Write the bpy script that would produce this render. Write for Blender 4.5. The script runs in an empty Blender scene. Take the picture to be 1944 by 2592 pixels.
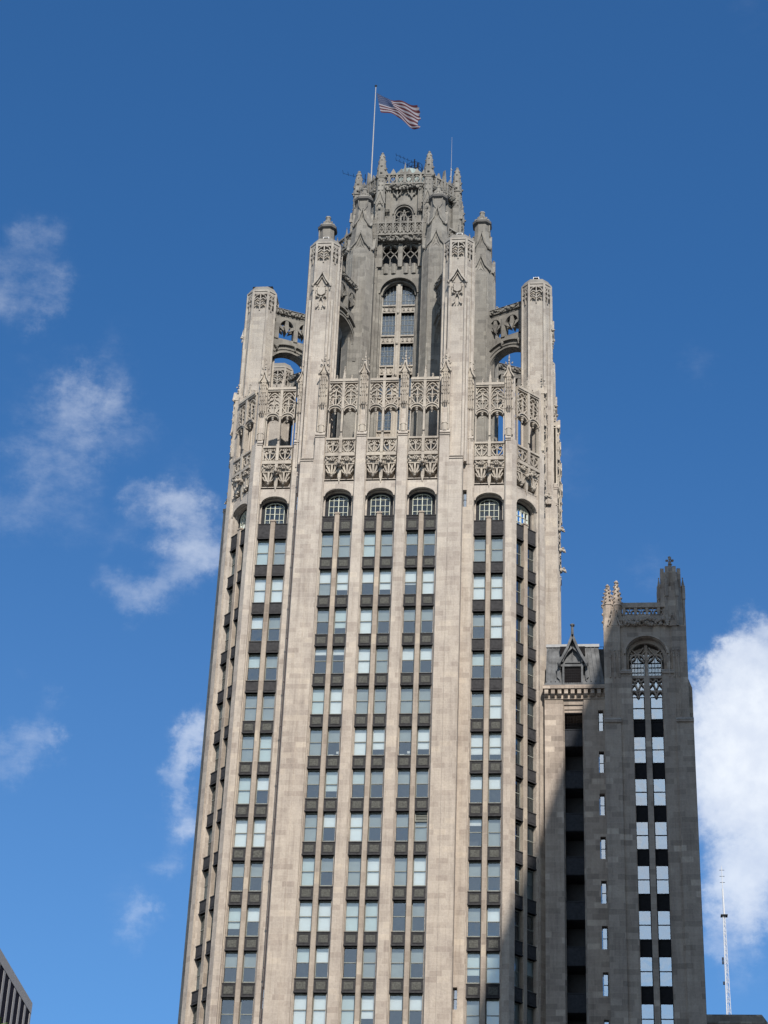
import bpy, math, random
from math import sin, cos, pi, sqrt, radians
from mathutils import Vector, Matrix

SC = bpy.context.scene
COL = SC.collection
R = random.Random(7)

# ------------------------------------------------------------------ camera
cam = bpy.data.cameras.new("camera")
cam.sensor_fit = 'HORIZONTAL'
cam.sensor_width = 36.0
cam.lens = 5449.77 / 1944 * 36.0
cam.clip_start = 0.5
cam.clip_end = 6000
camo = bpy.data.objects.new("camera", cam)
COL.objects.link(camo)
_pi, _ro, _ya = 0.5584684868736874, 0.042891108937907034, -0.11331440440692112
_fw = Vector((sin(_ya) * cos(_pi), cos(_ya) * cos(_pi), sin(_pi)))
_r = Vector((cos(_ya), -sin(_ya), 0))
_u = _r.cross(_fw)
_r2 = cos(_ro) * _r + sin(_ro) * _u
_u2 = -sin(_ro) * _r + cos(_ro) * _u
camo.matrix_world = Matrix(((_r2.x, _u2.x, -_fw.x, 17.8045), (_r2.y, _u2.y, -_fw.y, -152.9326),
                            (_r2.z, _u2.z, -_fw.z, 2.0), (0, 0, 0, 1)))
SC.camera = camo

# ------------------------------------------------------------------ light
SUN_EL, SUN_AZ = 39.0, 15.0          # azimuth to the right of the facade's normal
sv = Vector((sin(radians(SUN_AZ)) * cos(radians(SUN_EL)), -cos(radians(SUN_AZ)) * cos(radians(SUN_EL)), sin(radians(SUN_EL))))
sun = bpy.data.lights.new("sun", 'SUN')
sun.energy = 4.55
sun.angle = radians(0.5)
sun.color = (1.0, 0.94, 0.86)
suno = bpy.data.objects.new("sun", sun)
COL.objects.link(suno)
suno.location = (60, -200, 200)
suno.rotation_euler = sv.to_track_quat('Z', 'Y').to_euler()

VS = SC.view_settings
VS.view_transform = 'Standard'
VS.look = 'None'
VS.exposure = 0.36
VS.gamma = 1.0

# ------------------------------------------------------------------ node helpers
def nd(nt, t, **kw):
    n = nt.nodes.new(t)
    for k, v in kw.items():
        if k == 'op':
            n.operation = v
        else:
            setattr(n, k, v)
    return n

def lk(nt, a, b):
    nt.links.new(a, b)

def mth(nt, op, a, b=None, c=None, clamp=False):
    n = nt.nodes.new('ShaderNodeMath')
    n.operation = op
    n.use_clamp = clamp
    for i, x in enumerate((a, b, c)):
        if x is None:
            continue
        if isinstance(x, (int, float)):
            n.inputs[i].default_value = x
        else:
            nt.links.new(x, n.inputs[i])
    return n.outputs[0]

def vmth(nt, op, a, b=None):
    n = nt.nodes.new('ShaderNodeVectorMath')
    n.operation = op
    for i, x in enumerate((a, b)):
        if x is None:
            continue
        if isinstance(x, (tuple, list)):
            n.inputs[i].default_value = x
        else:
            nt.links.new(x, n.inputs[i])
    return n.outputs['Value'] if op in ('DOT_PRODUCT', 'LENGTH') else n.outputs['Vector']

def mixc(nt, fac, a, b, mode='MIX'):
    n = nt.nodes.new('ShaderNodeMix')
    n.data_type = 'RGBA'
    n.blend_type = mode
    ins = {'f': n.inputs[0], 'a': n.inputs[6], 'b': n.inputs[7]}
    for k, x in (('f', fac), ('a', a), ('b', b)):
        if isinstance(x, (int, float)):
            ins[k].default_value = x
        elif isinstance(x, (tuple, list)):
            ins[k].default_value = (*x[:3], 1)
        else:
            nt.links.new(x, ins[k])
    return n.outputs[2]

def noise(nt, vec, scale, detail=4.0, rough=0.55):
    n = nt.nodes.new('ShaderNodeTexNoise')
    n.inputs['Scale'].default_value = scale
    n.inputs['Detail'].default_value = detail
    n.inputs['Roughness'].default_value = rough
    if vec is not None:
        nt.links.new(vec, n.inputs['Vector'])
    return n.outputs['Fac']

def ramp(nt, fac, stops):
    n = nt.nodes.new('ShaderNodeValToRGB')
    e = n.color_ramp.elements
    while len(e) < len(stops):
        e.new(0.5)
    for el, (p, c) in zip(e, stops):
        el.position = p
        el.color = (*c, 1) if len(c) == 3 else c
    if fac is not None:
        nt.links.new(fac, n.inputs[0])
    return n.outputs[0]

def smooth(nt, x, lo, hi):
    n = nt.nodes.new('ShaderNodeMapRange')
    n.interpolation_type = 'SMOOTHSTEP'
    nt.links.new(x, n.inputs['Value'])
    n.inputs['From Min'].default_value = lo
    n.inputs['From Max'].default_value = hi
    return n.outputs['Result']

# ------------------------------------------------------------------ sky
W = bpy.data.worlds.new("World")
SC.world = W
W.use_nodes = True
nt = W.node_tree
nt.nodes.clear()
sky = nd(nt, 'ShaderNodeTexSky')
sky.sky_type = 'NISHITA'
sky.sun_disc = False
sky.sun_elevation = radians(SUN_EL)
sky.sun_rotation = radians(180 - SUN_AZ)
sky.altitude = 200
sky.air_density = 1.0
sky.dust_density = 1.1
sky.ozone_density = 2.2
tc = nd(nt, 'ShaderNodeTexCoord')
dirv = vmth(nt, 'NORMALIZE', tc.outputs['Generated'])
hs = nd(nt, 'ShaderNodeHueSaturation')
hs.inputs['Saturation'].default_value = 1.15
hs.inputs['Value'].default_value = 1.0
lk(nt, sky.outputs[0], hs.inputs['Color'])
skyc = mixc(nt, 1.0, hs.outputs[0], (0.56, 0.985, 1.26), 'MULTIPLY')
# clouds: (direction, radius in degrees, density)
CL = [(-0.2549,0.7462,0.6150,0.0116,0.10), (-0.2611,0.7599,0.5953,0.0145,0.22), (-0.2439,0.7637,0.5977,0.0116,0.23), (-0.2401,0.7601,0.6038,0.0102,0.21),
      (-0.2460,0.7693,0.5896,0.0059,0.19), (-0.2481,0.7494,0.6139,0.0116,0.13), (-0.2504,0.7444,0.6191,0.0087,0.10), (-0.2659,0.7544,0.6002,0.0116,0.19),
      (-0.2648,0.8132,0.5183,0.0132,0.20), (-0.2532,0.8060,0.5350,0.0162,0.25), (-0.2425,0.8014,0.5468,0.0162,0.25), (-0.2386,0.7919,0.5622,0.0118,0.25),
      (-0.2265,0.7985,0.5577,0.0148,0.31), (-0.2209,0.7923,0.5687,0.0118,0.25), (-0.2092,0.8071,0.5521,0.0118,0.18), (-0.2345,0.8191,0.5235,0.0132,0.17),
      (-0.2169,0.7835,0.5823,0.0073,0.10), (-0.2501,0.7777,0.5768,0.0087,0.08), (-0.2579,0.7928,0.5523,0.0148,0.11), (-0.2124,0.8218,0.5287,0.0063,0.26),
      (-0.2028,0.8274,0.5238,0.0101,0.32), (-0.1921,0.8283,0.5263,0.0106,0.32), (-0.1851,0.8344,0.5192,0.0126,0.34), (-0.1942,0.8385,0.5091,0.0095,0.32),
      (-0.1817,0.8416,0.5086,0.0126,0.34), (-0.1872,0.8472,0.4971,0.0116,0.31), (-0.1737,0.8448,0.5061,0.0095,0.29), (-0.2051,0.8459,0.4924,0.0105,0.26),
      (-0.2209,0.8391,0.4971,0.0085,0.24), (-0.2171,0.8304,0.5131,0.0079,0.16), (-0.2122,0.8463,0.4886,0.0085,0.20), (-0.1945,0.8505,0.4886,0.0105,0.20),
      (-0.1882,0.8190,0.5420,0.0088,0.11), (-0.2644,0.8662,0.4241,0.0106,0.21), (-0.2558,0.8659,0.4299,0.0105,0.23), (-0.2472,0.8699,0.4268,0.0074,0.14),
      (-0.2507,0.8618,0.4409,0.0057,0.17), (-0.2676,0.8700,0.4141,0.0084,0.21), (-0.2437,0.8715,0.4256,0.0047,0.17), (-0.2594,0.8527,0.4535,0.0040,0.08),
      (-0.1831,0.8816,0.4350,0.0089,0.53), (-0.1813,0.8874,0.4238,0.0084,0.53), (-0.1928,0.8866,0.4205,0.0057,0.32), (-0.1830,0.8932,0.4106,0.0089,0.50),
      (-0.1882,0.8990,0.3955,0.0089,0.39), (-0.1969,0.9024,0.3834,0.0074,0.28), (-0.1819,0.9022,0.3911,0.0084,0.35), (-0.2099,0.9033,0.3742,0.0105,0.08),
      (-0.2051,0.9125,0.3541,0.0105,0.30), (-0.2026,0.9100,0.3617,0.0057,0.20), (-0.2149,0.9050,0.3672,0.0095,0.08), (0.0497,0.8842,0.4645,0.0101,0.72),
      (0.0642,0.8784,0.4735,0.0101,0.77), (0.0768,0.8725,0.4825,0.0101,0.63), (0.0529,0.8915,0.4500,0.0165,0.90), (0.0708,0.8873,0.4558,0.0202,0.90),
      (0.0755,0.8982,0.4331,0.0202,0.85), (0.0578,0.8992,0.4337,0.0165,0.85), (0.0521,0.9071,0.4177,0.0169,0.74), (0.0696,0.9084,0.4124,0.0210,0.74),
      (0.0603,0.9168,0.3948,0.0215,0.55), (0.0741,0.9201,0.3847,0.0215,0.54), (0.0562,0.9252,0.3754,0.0143,0.42), (0.0681,0.9290,0.3637,0.0166,0.38),
      (0.0754,0.9253,0.3716,0.0143,0.42), (0.0503,0.9332,0.3559,0.0095,0.26), (0.0624,0.9356,0.3475,0.0143,0.17), (0.0903,0.8851,0.4565,0.0220,0.90),
      (0.0894,0.9010,0.4245,0.0253,0.86), (0.0254,0.8610,0.5080,0.0110,0.18), (-0.0082,0.8359,0.5489,0.0147,0.15), (0.0504,0.8087,0.5860,0.0092,0.12),
      (0.0746,0.7096,0.7006,0.0110,0.08)]
wv = nd(nt, 'ShaderNodeTexNoise')
wv.inputs['Scale'].default_value = 22
wv.inputs['Detail'].default_value = 9
wv.inputs['Roughness'].default_value = 0.66
lk(nt, dirv, wv.inputs['Vector'])
wsub = vmth(nt, 'SUBTRACT', wv.outputs['Color'], (0.5, 0.5, 0.5))
wscl = nt.nodes.new('ShaderNodeVectorMath')
wscl.operation = 'SCALE'
lk(nt, wsub, wscl.inputs[0])
wscl.inputs['Scale'].default_value = 0.062
dw = vmth(nt, 'NORMALIZE', vmth(nt, 'ADD', dirv, wscl.outputs[0]))
tot = None
for cx, cyy, cz, rad, den in CL:
    n = nt.nodes.new('ShaderNodeVectorMath')
    n.operation = 'DISTANCE'
    lk(nt, dw, n.inputs[0])
    n.inputs[1].default_value = Vector((cx, cyy, cz)).normalized()
    mr = nt.nodes.new('ShaderNodeMapRange')
    mr.interpolation_type = 'SMOOTHSTEP'
    lk(nt, n.outputs['Value'], mr.inputs['Value'])
    mr.inputs['From Min'].default_value = rad * 1.7
    mr.inputs['From Max'].default_value = 0.0
    mr.inputs['To Min'].default_value = 0
    mr.inputs['To Max'].default_value = den
    clear = mth(nt, 'SUBTRACT', 1.0, mr.outputs['Result'])
    tot = clear if tot is None else mth(nt, 'MULTIPLY', tot, clear)      # union of the puffs
tot = mth(nt, 'SUBTRACT', 1.0, tot)
map1 = nd(nt, 'ShaderNodeMapping')
map1.inputs['Rotation'].default_value = (0.5, 0.4, 0.6)
map1.inputs['Scale'].default_value = (1.0, 1.0, 2.4)
lk(nt, dirv, map1.inputs['Vector'])
fb = noise(nt, map1.outputs[0], 24, 10, 0.70)
fb2 = noise(nt, dirv, 60, 5, 0.6)
fbm = mth(nt, 'ADD', mth(nt, 'MULTIPLY', fb, 0.8), mth(nt, 'MULTIPLY', fb2, 0.2))
ero = mth(nt, 'ADD', mth(nt, 'ADD', mth(nt, 'MULTIPLY', tot, 1.3), 0.16), mth(nt, 'MULTIPLY', mth(nt, 'SUBTRACT', fbm, 0.5), 2.3))
dens = mth(nt, 'MULTIPLY', smooth(nt, ero, 0.0, 1.1), mth(nt, 'MULTIPLY', mth(nt, 'POWER', tot, 1.15), 0.93), clamp=True)
# broken cloud in the part of the sky behind the viewer (only seen reflected in the windows)
back = smooth(nt, vmth(nt, 'DOT_PRODUCT', dirv, tuple(Vector((0.0, -0.87, 0.5)).normalized())), 0.80, 0.94)
bfb = noise(nt, dirv, 4.5, 7, 0.55)
bden = mth(nt, 'MULTIPLY', back, smooth(nt, bfb, 0.26, 0.50))
dens = mth(nt, 'MAXIMUM', dens, mth(nt, 'MULTIPLY', bden, 0.85))
ccol = mixc(nt, smooth(nt, fb2, 0.3, 0.7), (7.0, 7.5, 8.4), (8.3, 8.7, 9.2))
sepz = nd(nt, 'ShaderNodeSeparateXYZ')
lk(nt, dirv, sepz.inputs[0])
veil = mth(nt, 'MULTIPLY', smooth(nt, mth(nt, 'SUBTRACT', 0.62, sepz.outputs['Z']), 0.0, 0.34), 0.05)
skyc = mixc(nt, veil, skyc, (6.5, 7.4, 8.2))
fin = mixc(nt, dens, skyc, ccol)
bg = nd(nt, 'ShaderNodeBackground')
bg.inputs['Strength'].default_value = 0.092
lk(nt, fin, bg.inputs[0])
wo = nd(nt, 'ShaderNodeOutputWorld')
lk(nt, bg.outputs[0], wo.inputs[0])

# ------------------------------------------------------------------ materials
MATS = {}

def pbsdf(name):
    m = bpy.data.materials.new(name)
    m.use_nodes = True
    nt = m.node_tree
    b = nt.nodes['Principled BSDF']
    MATS[name] = m
    return m, nt, b

def stone(name, dark, mid, light, row=0.47, wid=0.95, patch=0.5, grey=None, rose=None):
    m, nt, b = pbsdf(name)
    g = nd(nt, 'ShaderNodeNewGeometry')
    P, N = g.outputs['Position'], g.outputs['True Normal']
    tan = vmth(nt, 'CROSS_PRODUCT', N, (0, 0, 1))
    u = vmth(nt, 'DOT_PRODUCT', P, tan)
    sp = nd(nt, 'ShaderNodeSeparateXYZ')
    lk(nt, P, sp.inputs[0])
    z = sp.outputs['Z']
    zr = mth(nt, 'DIVIDE', z, row)
    rowi = mth(nt, 'FLOOR', zr)
    w1 = nd(nt, 'ShaderNodeTexWhiteNoise', noise_dimensions='1D')
    lk(nt, rowi, w1.inputs['W'])
    ur = mth(nt, 'ADD', mth(nt, 'DIVIDE', u, wid), mth(nt, 'MULTIPLY', w1.outputs['Value'], 7.3))
    coli = mth(nt, 'FLOOR', ur)
    cv = nd(nt, 'ShaderNodeCombineXYZ')
    lk(nt, coli, cv.inputs[0])
    lk(nt, rowi, cv.inputs[1])
    lk(nt, mth(nt, 'ROUND', mth(nt, 'MULTIPLY', vmth(nt, 'DOT_PRODUCT', N, (1.0, 2.3, 0.3)), 4.0)), cv.inputs[2])
    w2 = nd(nt, 'ShaderNodeTexWhiteNoise', noise_dimensions='3D')
    lk(nt, cv.outputs[0], w2.inputs['Vector'])
    rnd = w2.outputs['Value']
    col = ramp(nt, rnd, [(0.0, dark), (0.4, mid), (0.93, tuple(c * 1.06 for c in mid)), (0.95, light), (1.0, light)])
    nz = noise(nt, P, 0.55, 5, 0.6)
    st = nd(nt, 'ShaderNodeMapping')
    st.inputs['Scale'].default_value = (1.6, 1.6, 0.13)
    lk(nt, P, st.inputs['Vector'])
    streak = noise(nt, st.outputs[0], 1.0, 5, 0.65)
    col = mixc(nt, 1.0, col, ramp(nt, nz, [(0.25, (0.80, 0.79, 0.80)), (0.75, (1.12, 1.12, 1.10))]), 'MULTIPLY')
    col = mixc(nt, 1.0, col, ramp(nt, streak, [(0.30, (0.78, 0.77, 0.77)), (0.47, (1, 1, 1)), (0.78, (1.08, 1.08, 1.07))]), 'MULTIPLY')
    st2 = nd(nt, 'ShaderNodeMapping')
    st2.inputs['Scale'].default_value = (5.0, 5.0, 0.22)
    lk(nt, P, st2.inputs['Vector'])
    col = mixc(nt, 1.0, col, ramp(nt, noise(nt, st2.outputs[0], 1.0, 4, 0.6), [(0.30, (0.86, 0.85, 0.84)), (0.46, (1, 1, 1))]), 'MULTIPLY')
    fine = noise(nt, P, 6.0, 4, 0.7)
    col = mixc(nt, 1.0, col, ramp(nt, fine, [(0.3, (0.88, 0.88, 0.88)), (0.7, (1.1, 1.1, 1.1))]), 'MULTIPLY')
    # joints, a little paler than the blocks
    fz = mth(nt, 'FRACT', zr)
    fu = mth(nt, 'FRACT', ur)
    jz = mth(nt, 'LESS_THAN', fz, 0.07)
    ju = mth(nt, 'LESS_THAN', fu, 0.035)
    j = mth(nt, 'MAXIMUM', jz, ju)
    col = mixc(nt, mth(nt, 'MULTIPLY', j, 0.3), col, tuple(min(1, c * 1.25) for c in mid))
    if rose:                 # lower courses are of a rosier, dustier stone
        col = mixc(nt, 1.0, col, mixc(nt, smooth(nt, z, rose[0], rose[1]), rose[2], (1, 1, 1)), 'MULTIPLY')
    if grey:
        gm = mth(nt, 'MULTIPLY', smooth(nt, z, grey[0], grey[1]), 0.85)
        # upper courses: the same blocks in a greyer, dirtier stone
        col = mixc(nt, 1.0, col, mixc(nt, gm, (1, 1, 1), tuple(g_ / m_ for g_, m_ in zip(grey[2], mid))), 'MULTIPLY')
    lk(nt, col, b.inputs['Base Color'])
    b.inputs['Roughness'].default_value = 0.85
    b.inputs['Specular IOR Level'].default_value = 0.25
    bp = nd(nt, 'ShaderNodeBump')
    bp.inputs['Strength'].default_value = 0.35
    bp.inputs['Distance'].default_value = 0.05
    lk(nt, mth(nt, 'ADD', fine, mth(nt, 'MULTIPLY', j, -0.4)), bp.inputs['Height'])
    lk(nt, bp.outputs[0], b.inputs['Normal'])
    return m

stone('shaft_stone', (0.335, 0.294, 0.258), (0.400, 0.360, 0.316), (0.45, 0.402, 0.345), grey=(108, 128, (0.29, 0.272, 0.245)), rose=(74, 102, (0.94, 0.90, 0.865)))
stone('carved_stone', (0.31, 0.275, 0.235), (0.37, 0.332, 0.284), (0.42, 0.377, 0.315), row=0.9, wid=1.6, grey=(112, 130, (0.30, 0.285, 0.26)))
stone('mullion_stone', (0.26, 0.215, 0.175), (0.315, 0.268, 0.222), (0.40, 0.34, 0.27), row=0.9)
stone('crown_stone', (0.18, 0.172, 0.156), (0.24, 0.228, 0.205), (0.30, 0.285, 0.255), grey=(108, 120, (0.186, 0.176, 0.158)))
stone('annex_stone', (0.245, 0.203, 0.168), (0.33, 0.275, 0.228), (0.44, 0.37, 0.305))

def simple(name, col, rough=0.7, metal=0.0, var=0.18, scale=3.0, spec=0.4):
    m, nt, b = pbsdf(name)
    g = nd(nt, 'ShaderNodeNewGeometry')
    f = noise(nt, g.outputs['Position'], scale, 5, 0.6)
    c = mixc(nt, 1.0, col, ramp(nt, f, [(0.25, (1 - var,) * 3), (0.75, (1 + var,) * 3)]), 'MULTIPLY')
    lk(nt, c, b.inputs['Base Color'])
    b.inputs['Roughness'].default_value = rough
    b.inputs['Metallic'].default_value = metal
    b.inputs['Specular IOR Level'].default_value = spec
    return m

simple('spandrel_metal', (0.046, 0.045, 0.047), 0.85, 0.0, 0.35, 5.0, 0.06)
simple('spandrel_relief', (0.086, 0.086, 0.078), 0.85, 0.0, 0.5, 9, 0.06)
simple('shadow_line_dark', (0.045, 0.03, 0.03), 0.6)
simple('lead_bar', (0.16, 0.17, 0.16), 0.6)
simple('office_glass', (0.022, 0.023, 0.038), 0.7, 0, 0.2, 1, 0.02)
simple('dark_metal', (0.035, 0.037, 0.042), 0.8, 0.0, 0.3, 4, 0.06)
simple('annex_spandrel', (0.018, 0.018, 0.02), 0.8, 0.0, 0.3, 4, 0.06)
simple('window_paint', (0.24, 0.25, 0.225), 0.7, 0, 0.15, 3, 0.1)
simple('pale_paint', (0.42, 0.44, 0.36), 0.5)
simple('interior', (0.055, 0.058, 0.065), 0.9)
simple('blind_white', (0.80, 0.82, 0.80), 0.8, 0, 0.05, 0.6)
simple('blind_pale', (0.60, 0.67, 0.65), 0.8, 0, 0.1, 0.6)
simple('blind_grey', (0.33, 0.365, 0.35), 0.8, 0, 0.15, 0.6)
simple('lead_roof', (0.115, 0.118, 0.122), 0.7, 0.0, 0.5, 1.6, 0.1)
simple('copper_green', (0.20, 0.25, 0.24), 0.6, 0, 0.15)
simple('white_paint', (0.80, 0.80, 0.79), 0.5, 0, 0.06)
simple('mast_paint', (0.52, 0.52, 0.53), 0.6, 0, 0.1, 3, 0.1)
simple('black_iron', (0.015, 0.014, 0.015), 0.8, 0, 0.2, 3, 0.04)
simple('pole_paint', (0.34, 0.33, 0.32), 0.7, 0, 0.1, 3, 0.1)
simple('asphalt', (0.05, 0.05, 0.052), 0.9)
simple('white_concrete', (0.40, 0.395, 0.41), 0.7, 0, 0.08)
simple('plain_concrete', (0.16, 0.155, 0.15), 0.8)
simple('dark_stone', (0.10, 0.095, 0.09), 0.9)
simple('zinc', (0.24, 0.245, 0.25), 0.5)
simple('terrace', (0.22, 0.20, 0.18), 0.9)
simple('bark', (0.10, 0.07, 0.05), 0.9)
simple('leaf', (0.09, 0.14, 0.03), 0.6, 0, 0.5, 8)

def glassmat(name, base, tint, gloss, rough=0.015):
    m = bpy.data.materials.new(name)
    m.use_nodes = True
    nt = m.node_tree
    nt.nodes.clear()
    out = nd(nt, 'ShaderNodeOutputMaterial')
    tr = nd(nt, 'ShaderNodeBsdfTransparent')
    tr.inputs[0].default_value = (*tint, 1)
    gl = nd(nt, 'ShaderNodeBsdfGlossy')
    gl.inputs['Color'].default_value = (*gloss, 1)
    gl.inputs['Roughness'].default_value = rough
    g = nd(nt, 'ShaderNodeNewGeometry')
    bp = nd(nt, 'ShaderNodeBump')
    bp.inputs['Strength'].default_value = 0.06
    bp.inputs['Distance'].default_value = 0.2
    lk(nt, noise(nt, g.outputs['Position'], 0.9, 2, 0.5), bp.inputs['Height'])
    lk(nt, bp.outputs[0], gl.inputs['Normal'])
    fr = nd(nt, 'ShaderNodeFresnel')
    fr.inputs[0].default_value = 1.5
    mx = nd(nt, 'ShaderNodeMixShader')
    lk(nt, mth(nt, 'ADD', fr.outputs[0], base, clamp=True), mx.inputs[0])
    lk(nt, tr.outputs[0], mx.inputs[1])
    lk(nt, gl.outputs[0], mx.inputs[2])
    lk(nt, mx.outputs[0], out.inputs[0])
    MATS[name] = m

glassmat('glass', 0.16, (0.96, 0.98, 0.97), (0.74, 0.87, 0.97))
glassmat('deep_glass', 0.02, (0.85, 0.9, 0.92), (0.85, 0.93, 1.0))
glassmat('annex_glass', 0.44, (0.8, 0.85, 0.88), (0.90, 0.94, 0.97), 0.02)
glassmat('leaded_glass', 0.25, (0.7, 0.75, 0.75), (0.9, 0.94, 0.95), 0.05)

def flagmat():
    m, nt, b = pbsdf('flag_cloth')
    uv = nd(nt, 'ShaderNodeUVMap')
    sp = nd(nt, 'ShaderNodeSeparateXYZ')
    lk(nt, uv.outputs[0], sp.inputs[0])
    u, v = sp.outputs[0], sp.outputs[1]
    st = mth(nt, 'LESS_THAN', mth(nt, 'MODULO', mth(nt, 'FLOOR', mth(nt, 'MULTIPLY', v, 12.999)), 2.0), 0.5)
    col = mixc(nt, st, (0.25, 0.235, 0.265), (0.060, 0.003, 0.010))
    can = mth(nt, 'MULTIPLY', mth(nt, 'LESS_THAN', u, 0.40), mth(nt, 'GREATER_THAN', v, 6 / 13))
    # stars: staggered rows of dots, nine rows, eleven half steps
    cu = mth(nt, 'MULTIPLY', mth(nt, 'DIVIDE', u, 0.40), 12.0)
    cvv = mth(nt, 'MULTIPLY', mth(nt, 'DIVIDE', mth(nt, 'SUBTRACT', v, 6 / 13), 7 / 13), 10.0)
    ru, rv = mth(nt, 'ROUND', cu), mth(nt, 'ROUND', cvv)
    par = mth(nt, 'LESS_THAN', mth(nt, 'MODULO', mth(nt, 'ADD', ru, rv), 2.0), 0.5)
    du, dv = mth(nt, 'SUBTRACT', cu, ru), mth(nt, 'SUBTRACT', cvv, rv)
    rr = mth(nt, 'SQRT', mth(nt, 'ADD', mth(nt, 'MULTIPLY', du, du), mth(nt, 'MULTIPLY', dv, dv)))
    ang = mth(nt, 'ARCTAN2', du, dv)
    lim = mth(nt, 'ADD', 0.30, mth(nt, 'MULTIPLY', mth(nt, 'COSINE', mth(nt, 'MULTIPLY', ang, 5.0)), 0.14))
    inn = mth(nt, 'MULTIPLY', mth(nt, 'MULTIPLY', mth(nt, 'GREATER_THAN', ru, 0.5), mth(nt, 'LESS_THAN', ru, 11.5)),
              mth(nt, 'MULTIPLY', mth(nt, 'GREATER_THAN', rv, 0.5), mth(nt, 'LESS_THAN', rv, 9.5)))
    star = mth(nt, 'MULTIPLY', mth(nt, 'MULTIPLY', mth(nt, 'LESS_THAN', rr, lim), par), inn)
    cc = mixc(nt, star, (0.011, 0.028, 0.088), (0.09, 0.11, 0.17))
    col = mixc(nt, can, col, cc)
    lk(nt, col, b.inputs['Base Color'])
    b.inputs['Roughness'].default_value = 0.8
    out = nt.nodes['Material Output']
    tl = nd(nt, 'ShaderNodeBsdfTranslucent')
    lk(nt, col, tl.inputs[0])
    mx = nd(nt, 'ShaderNodeMixShader')
    mx.inputs[0].default_value = 0.3
    lk(nt, b.outputs[0], mx.inputs[1])
    lk(nt, tl.outputs[0], mx.inputs[2])
    lk(nt, mx.outputs[0], out.inputs[0])
flagmat()

# ------------------------------------------------------------------ mesh builder
ICO = None
def ico():
    global ICO
    if ICO is None:
        t = (1 + sqrt(5)) / 2
        v = [(-1, t, 0), (1, t, 0), (-1, -t, 0), (1, -t, 0), (0, -1, t), (0, 1, t), (0, -1, -t), (0, 1, -t), (t, 0, -1), (t, 0, 1), (-t, 0, -1), (-t, 0, 1)]
        l = sqrt(1 + t * t)
        v = [(a / l, b / l, c / l) for a, b, c in v]
        f = [(0, 11, 5), (0, 5, 1), (0, 1, 7), (0, 7, 10), (0, 10, 11), (1, 5, 9), (5, 11, 4), (11, 10, 2), (10, 7, 6), (7, 1, 8),
             (3, 9, 4), (3, 4, 2), (3, 2, 6), (3, 6, 8), (3, 8, 9), (4, 9, 5), (2, 4, 11), (6, 2, 10), (8, 6, 7), (9, 8, 1)]
        ICO = (v, f)
    return ICO

def frame(O, ang):
    c, s = cos(ang), sin(ang)
    return lambda u, v, z: (O[0] + u * c + v * s, O[1] + u * s - v * c, z)

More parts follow.
